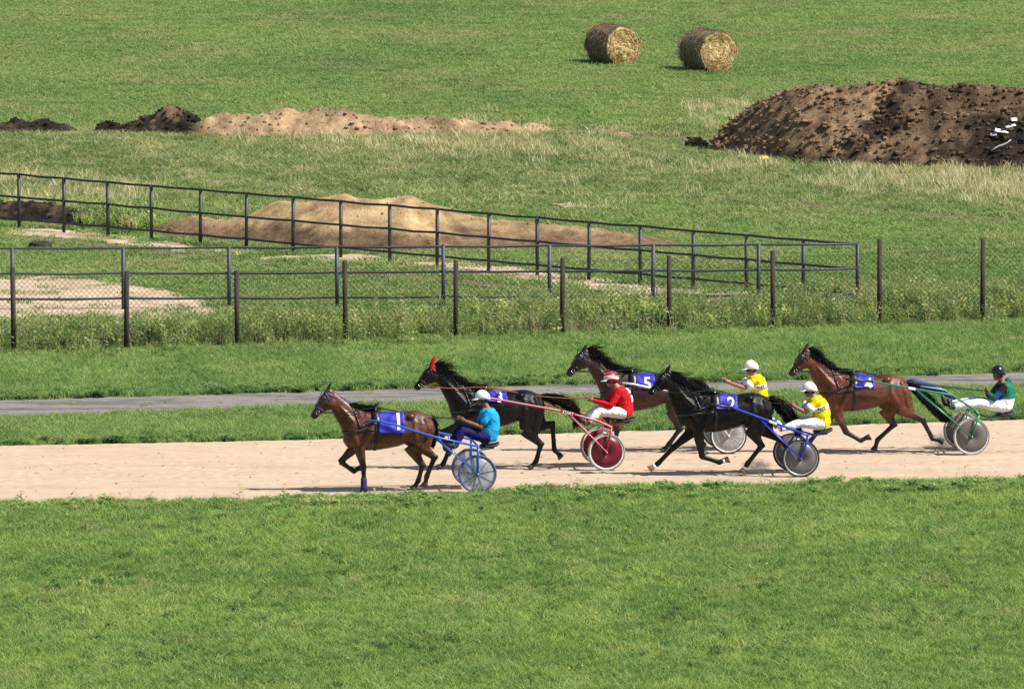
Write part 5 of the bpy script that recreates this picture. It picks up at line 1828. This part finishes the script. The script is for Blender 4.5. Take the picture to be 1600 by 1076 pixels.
def rand_area(y0, y1, per_m2, margin=4.0):
    """Even random points on the ground between two distances, across the view and a margin."""
    w = lambda y: 800 / FPX * y + margin
    n = int(per_m2 * (y1 - y0) * (w(y0) + w(y1)))
    ys = rng.uniform(y0, y1, int(n * 1.0))
    xs = rng.uniform(-1, 1, len(ys)) * (800 / FPX * ys + margin)
    p = np.stack([xs, ys, np.zeros_like(xs)], 1)
    px, py = project(p)
    return p, px, py
def in_poly(poly, x, y):
    c = np.zeros(len(x), bool)
    j = len(poly) - 1
    for i in range(len(poly)):
        xi, yi = poly[i]; xj, yj = poly[j]
        k = ((yi > y) != (yj > y)) & (x < (xj - xi) * (y - yi) / (yj - yi + 1e-12) + xi)
        c ^= k
        j = i
    return c
def bare(px, py, jit=1.0):
    """True where no grass should grow: track, path, bare patches."""
    jx = px + rng.normal(0, 14 * jit, len(px)); jy = py + rng.normal(0, 1.5 * jit, len(px))
    b = (jy > TRACK_FAR(px)) & (jy < TRACK_NEAR(px)) | (jy > PATH_FAR(px)) & (jy < PATH_NEAR(px))
    for poly, keep in PATCHES:
        b |= in_poly(poly, jx, jy + rng.normal(0, 2.2, len(px))) & (rng.random(len(px)) > keep)
    return b
def vnoise(p, s, seed):
    return np.array([noise.noise((a * s, b * s * .6, seed)) for a, b in p[:, :2]])

FENCE_ROW = lut(list(zip(cl_x, cl_b)))
grass_mat('lawn_grass', (0.108, 0.204, 0.046), (0.227, 0.365, 0.081), (0.392, 0.480, 0.113), 0.35, dry=(.46, .43, .18), dry_amt=.12)
grass_mat('strip_grass', (0.093, 0.179, 0.047), (0.214, 0.354, 0.088), (0.363, 0.471, 0.125), 0.5, dry=(.46, .42, .19), dry_amt=.13)
grass_mat('field_grass', (0.128, 0.224, 0.059), (0.216, 0.323, 0.088), (0.332, 0.418, 0.119), 0.12, dry=(.42, .37, .17), dry_amt=.17)
grass_mat('rough_grass', (0.100, 0.157, 0.045), (0.224, 0.294, 0.092), (0.400, 0.418, 0.161), 0.3, dry=(.58, .50, .24), dry_amt=.19)
grass_mat('dry_grass', (.38, .33, .15), (.60, .53, .26), (.74, .68, .38), 0.5)
grass_mat('weed_leaves', (0.075, 0.137, 0.045), (0.240, 0.364, 0.091), (0.570, 0.624, 0.168), 0.6, dry=(.48, .40, .19), dry_amt=.16)
grass_mat('herb_leaves', (.040, .090, .026), (.095, .190, .045), (.200, .300, .080), 0.6)
mat('flower_white', (.75, .75, .70), 0.7)
mat('flower_yellow', (.75, .60, .03), 0.7)

# near meadow
y0, y1 = G(800, 1150).y, G(800, 740).y
p, px, py = rand_area(y0, y1, 70)
k = (py > TRACK_NEAR(px)) & ~bare(px, py)
p, px, py = p[k], px[k], py[k]
sc = (.6 + .7 * rng.random(len(p)) ** 2) * (1 + .25 * vnoise(p, .5, 3) + .2 * vnoise(p, 2.2, 3))
scatter('lawn', p, rng.uniform(0, 6.28, len(p)), sc, [blade_mesh('lawn_blades', 28, .12, .06, .18, .0058, 1.0, s) for s in range(6)], MATS['lawn_grass'], 'short green meadow grass in front of the track')
p, px, py = rand_area(y0, y1, 5)
k = (py > TRACK_NEAR(px) + 3) & (rng.random(len(p)) < .45 + 1.1 * vnoise(p, .45, 17))
p = p[k]
scatter('meadow_herbs', p, rng.uniform(0, 6.28, len(p)), rng.uniform(.35, .75, len(p)), [blade_mesh('herb', 10, .16, .10, .26, .012, .8, s, leafy=True) for s in range(5)], MATS['herb_leaves'], 'darker leafy herbs scattered in the near meadow')
# ragged taller fringe on the near rim of the track
p, px, py = rand_area(G(800, 815).y, G(800, 735).y, 75)
d = py - TRACK_NEAR(px)
k = (d > -2.5) & (d < 16) & (rng.random(len(p)) < np.interp(d, [-2.5, 0, 8, 16], [.10, 1, .9, .2])) & (rng.random(len(p)) < .75 + .6 * vnoise(p, .8, 4))
p = p[k]
scatter('verge_grass', p, rng.uniform(0, 6.28, len(p)), rng.uniform(.5, 1.05, len(p)) * (1 + .6 * vnoise(p, .7, 9)), [blade_mesh('verge_blades', 22, .11, .06, .20, .0075, .9, s, leafy=(s == 0)) for s in range(6)], MATS['strip_grass'], 'leafy green grass fringe along the near rim of the track')
# the odd thin stalk standing out over the sand
p, px, py = rand_area(G(800, 815).y, G(800, 735).y, 2.2)
d = py - TRACK_NEAR(px)
k = (d > -3) & (d < 8)
p = p[k]
scatter('verge_stalks', p, rng.uniform(0, 6.28, len(p)), rng.uniform(.5, 1.1, len(p)), [blade_mesh('stalks', 4, .10, .18, .42, .0045, .35, s, leafy=True) for s in range(5)], MATS['rough_grass'], 'thin wild stalks along the near rim of the track')
# strips between track, path and fence
p, px, py = rand_area(G(800, 725).y, G(800, 470).y, 62)
k = (py < TRACK_FAR(px) + 1) & (py > FENCE_ROW(px) + 2) & ~bare(px, py, .8)
p, px, py = p[k], px[k], py[k]
sc = rng.uniform(.7, 1.15, len(p)) * (1 + .2 * vnoise(p, .6, 6))
scatter('strip_grass', p, rng.uniform(0, 6.28, len(p)), sc, [blade_mesh('strip_blades', 28, .14, .06, .19, .0062, .8, s) for s in range(6)], MATS['strip_grass'], 'grass strips on both sides of the grey path')
p, px, py = rand_area(G(800, 715).y, G(800, 560).y, 40)
d1, d2 = PATH_FAR(px) - py, TRACK_FAR(px) - py
k = ((d1 > -1) & (d1 < 9) | (d2 > -1) & (d2 < 5)) & (rng.random(len(p)) < .55 + .7 * vnoise(p, .7, 61))
p = p[k]
scatter('verge_herbs', p, rng.uniform(0, 6.28, len(p)), rng.uniform(.5, 1.0, len(p)), [blade_mesh('verge_herb', 16, .13, .06, .20, .010, .8, s, leafy=(s % 2 == 0)) for s in range(5)], MATS['herb_leaves'], 'darker ragged grass along the far rims of path and track')
p, px, py = rand_area(G(800, 660).y, G(800, 570).y, 3)
k = (py > PATH_FAR(px)) & (py < PATH_NEAR(px)) & (rng.random(len(p)) < .25 + .9 * vnoise(p, .6, 51))
p = p[k]
scatter('path_tufts', p, rng.uniform(0, 6.28, len(p)), rng.uniform(.3, .8, len(p)), [blade_mesh('path_blades', 14, .12, .05, .16, .008, .9, s) for s in range(4)], MATS['rough_grass'], 'sparse grass tufts growing on the grey path')
# weeds along the chain link fence
p, px, py = rand_area(G(800, 575).y, G(800, 430).y, 26)
d = py - FENCE_ROW(px)
top = np.interp(px, [-300, 100, 400, 700, 1000, 1600], [-26, -26, -30, -36, -42, -42])
w = np.interp(d, [-60, -40, 0, 8, 14], [.5, 1, 1, .5, 0]) * (d > top)
k = (rng.random(len(p)) < w * (.75 + .5 * vnoise(p, .35, 12)))
p, px, py, d = p[k], px[k], py[k], d[k]
sc = rng.uniform(.5, 1.3, len(p)) * (1 + .6 * vnoise(p, .5, 2)) * np.interp(d, [-60, -25, -8, 0, 14], [.75, 1, .85, .45, .32])
kd = rng.random(len(p)) < .42 + .5 * vnoise(p, .5, 5) - np.interp(px, [0, 500, 700], [.25, .1, 0])
scatter('fence_weeds', p[~kd], rng.uniform(0, 6.28, (~kd).sum()), sc[~kd], [blade_mesh('weed', 9, .16, .22, .52, .010, .45, s, seg=3, leafy=True) for s in range(6)], MATS['weed_leaves'], 'tall leafy weeds growing along the chain link fence')
scatter('fence_grass', p[kd], rng.uniform(0, 6.28, kd.sum()), sc[kd], [blade_mesh('fence_blades', 26, .18, .25, .55, .0065, .5, s, seg=3) for s in range(6)], MATS['rough_grass'], 'tall pale grass growing along the chain link fence')
k = rng.random(len(p)) < .22
scatter('fence_stalks', p[k], rng.uniform(0, 6.28, k.sum()), rng.uniform(.7, 1.2, k.sum()), [blade_mesh('tall_stalks', 3, .15, .5, .85, .006, .3, s, seg=3, leafy=True) for s in range(5)], MATS['rough_grass'], 'tall thin stalks standing among the fence weeds')
k = rng.random(len(p)) < .008 + .03 * (px < 350)
scatter('weed_flowers', p[k], rng.uniform(0, 6.28, k.sum()), sc[k], [flower_mesh('flowers', 3, .16, .45, .020, s) for s in range(4)], MATS['flower_white'], 'small white weed flowers along the chain link fence')
# paddock and the wide field behind
p, px, py = rand_area(G(800, 540).y, G(800, -30).y, 11, 5)
zone_r = np.interp(py, [190, 215, 265, 320, 350], [0, 1, 1, .35, 0])
k = (py < FENCE_ROW(px) - 12) & ~bare(px, py)
p, px, py, zone_r = p[k], px[k], py[k], zone_r[k]
sc = rng.uniform(.75, 1.25, len(p)) * (1 + .3 * vnoise(p, .25, 21))
kr = rng.random(len(p)) < zone_r * .85
scatter('field_grass', p[~kr], rng.uniform(0, 6.28, (~kr).sum()), sc[~kr], [blade_mesh('field_blades', 44, .34, .06, .16, .014, 1.4, s) for s in range(6)], MATS['field_grass'], 'mown green grass of the paddock and the field behind')
scatter('rough_grass', p[kr], rng.uniform(0, 6.28, kr.sum()), sc[kr], [blade_mesh('rough_blades', 40, .32, .08, .24, .012, 1.1, s) for s in range(6)], MATS['rough_grass'], 'uneven longer grass between the rail fence and the soil banks')
# dry yellow grass
p, px, py = rand_area(G(800, 345).y, G(800, 160).y, 6, 5)
def blob(cx, cy, rx, ry):
    return np.exp(-((px - cx) / rx) ** 2 - ((py - cy) / ry) ** 2)
w = .9 * blob(700, 226, 160, 18) + .5 * blob(480, 222, 120, 14) + .9 * blob(1480, 285, 230, 16) + 1.0 * blob(1640, 292, 130, 18) + .5 * blob(1100, 262, 120, 10) + .9 * blob(40, 303, 90, 20) + .5 * blob(190, 305, 60, 16) + .35 * blob(900, 235, 120, 16) + .4 * blob(1130, 180, 60, 22)
k = rng.random(len(p)) < w * (.8 + .8 * vnoise(p, .35, 31))
p = p[k]
scatter('dry_grass', p, rng.uniform(0, 6.28, len(p)), rng.uniform(.6, 1.25, len(p)), [blade_mesh('dry_blades', 30, .28, .15, .42, .009, .6, s, seg=3) for s in range(6)], MATS['dry_grass'], 'dry yellow grass clumps beside the earth banks')
# a green bush of weeds on the left bank and the odd dark clump
p, px, py = rand_area(G(800, 380).y, G(800, 315).y, 12, 5)
k = (px < 250) & ((px > 105) | (rng.random(len(p)) < .10)) & (py > 322 + px * .05) & (py < 352 + px * .07) & (rng.random(len(p)) < .5 + .6 * vnoise(p, .5, 41))
p = p[k]; p[:, 2] = .15
scatter('bank_weeds', p, rng.uniform(0, 6.28, len(p)), rng.uniform(.6, 1.1, len(p)), [blade_mesh('bank_weed', 14, .25, .2, .5, .014, .5, s, seg=3, leafy=True) for s in range(5)], MATS['weed_leaves'], 'green weeds half covering the dark soil bank')
# flowers in the meadow
p, px, py = rand_area(G(800, 1080).y, G(800, 800).y, .12)
scatter('meadow_flowers', p, rng.uniform(0, 6.28, len(p)), rng.uniform(.6, 1.1, len(p)), [flower_mesh('meadow_flower', 1, .01, .13, .020, s) for s in range(3)], MATS['flower_yellow'], 'small yellow flowers dotted in the near meadow')
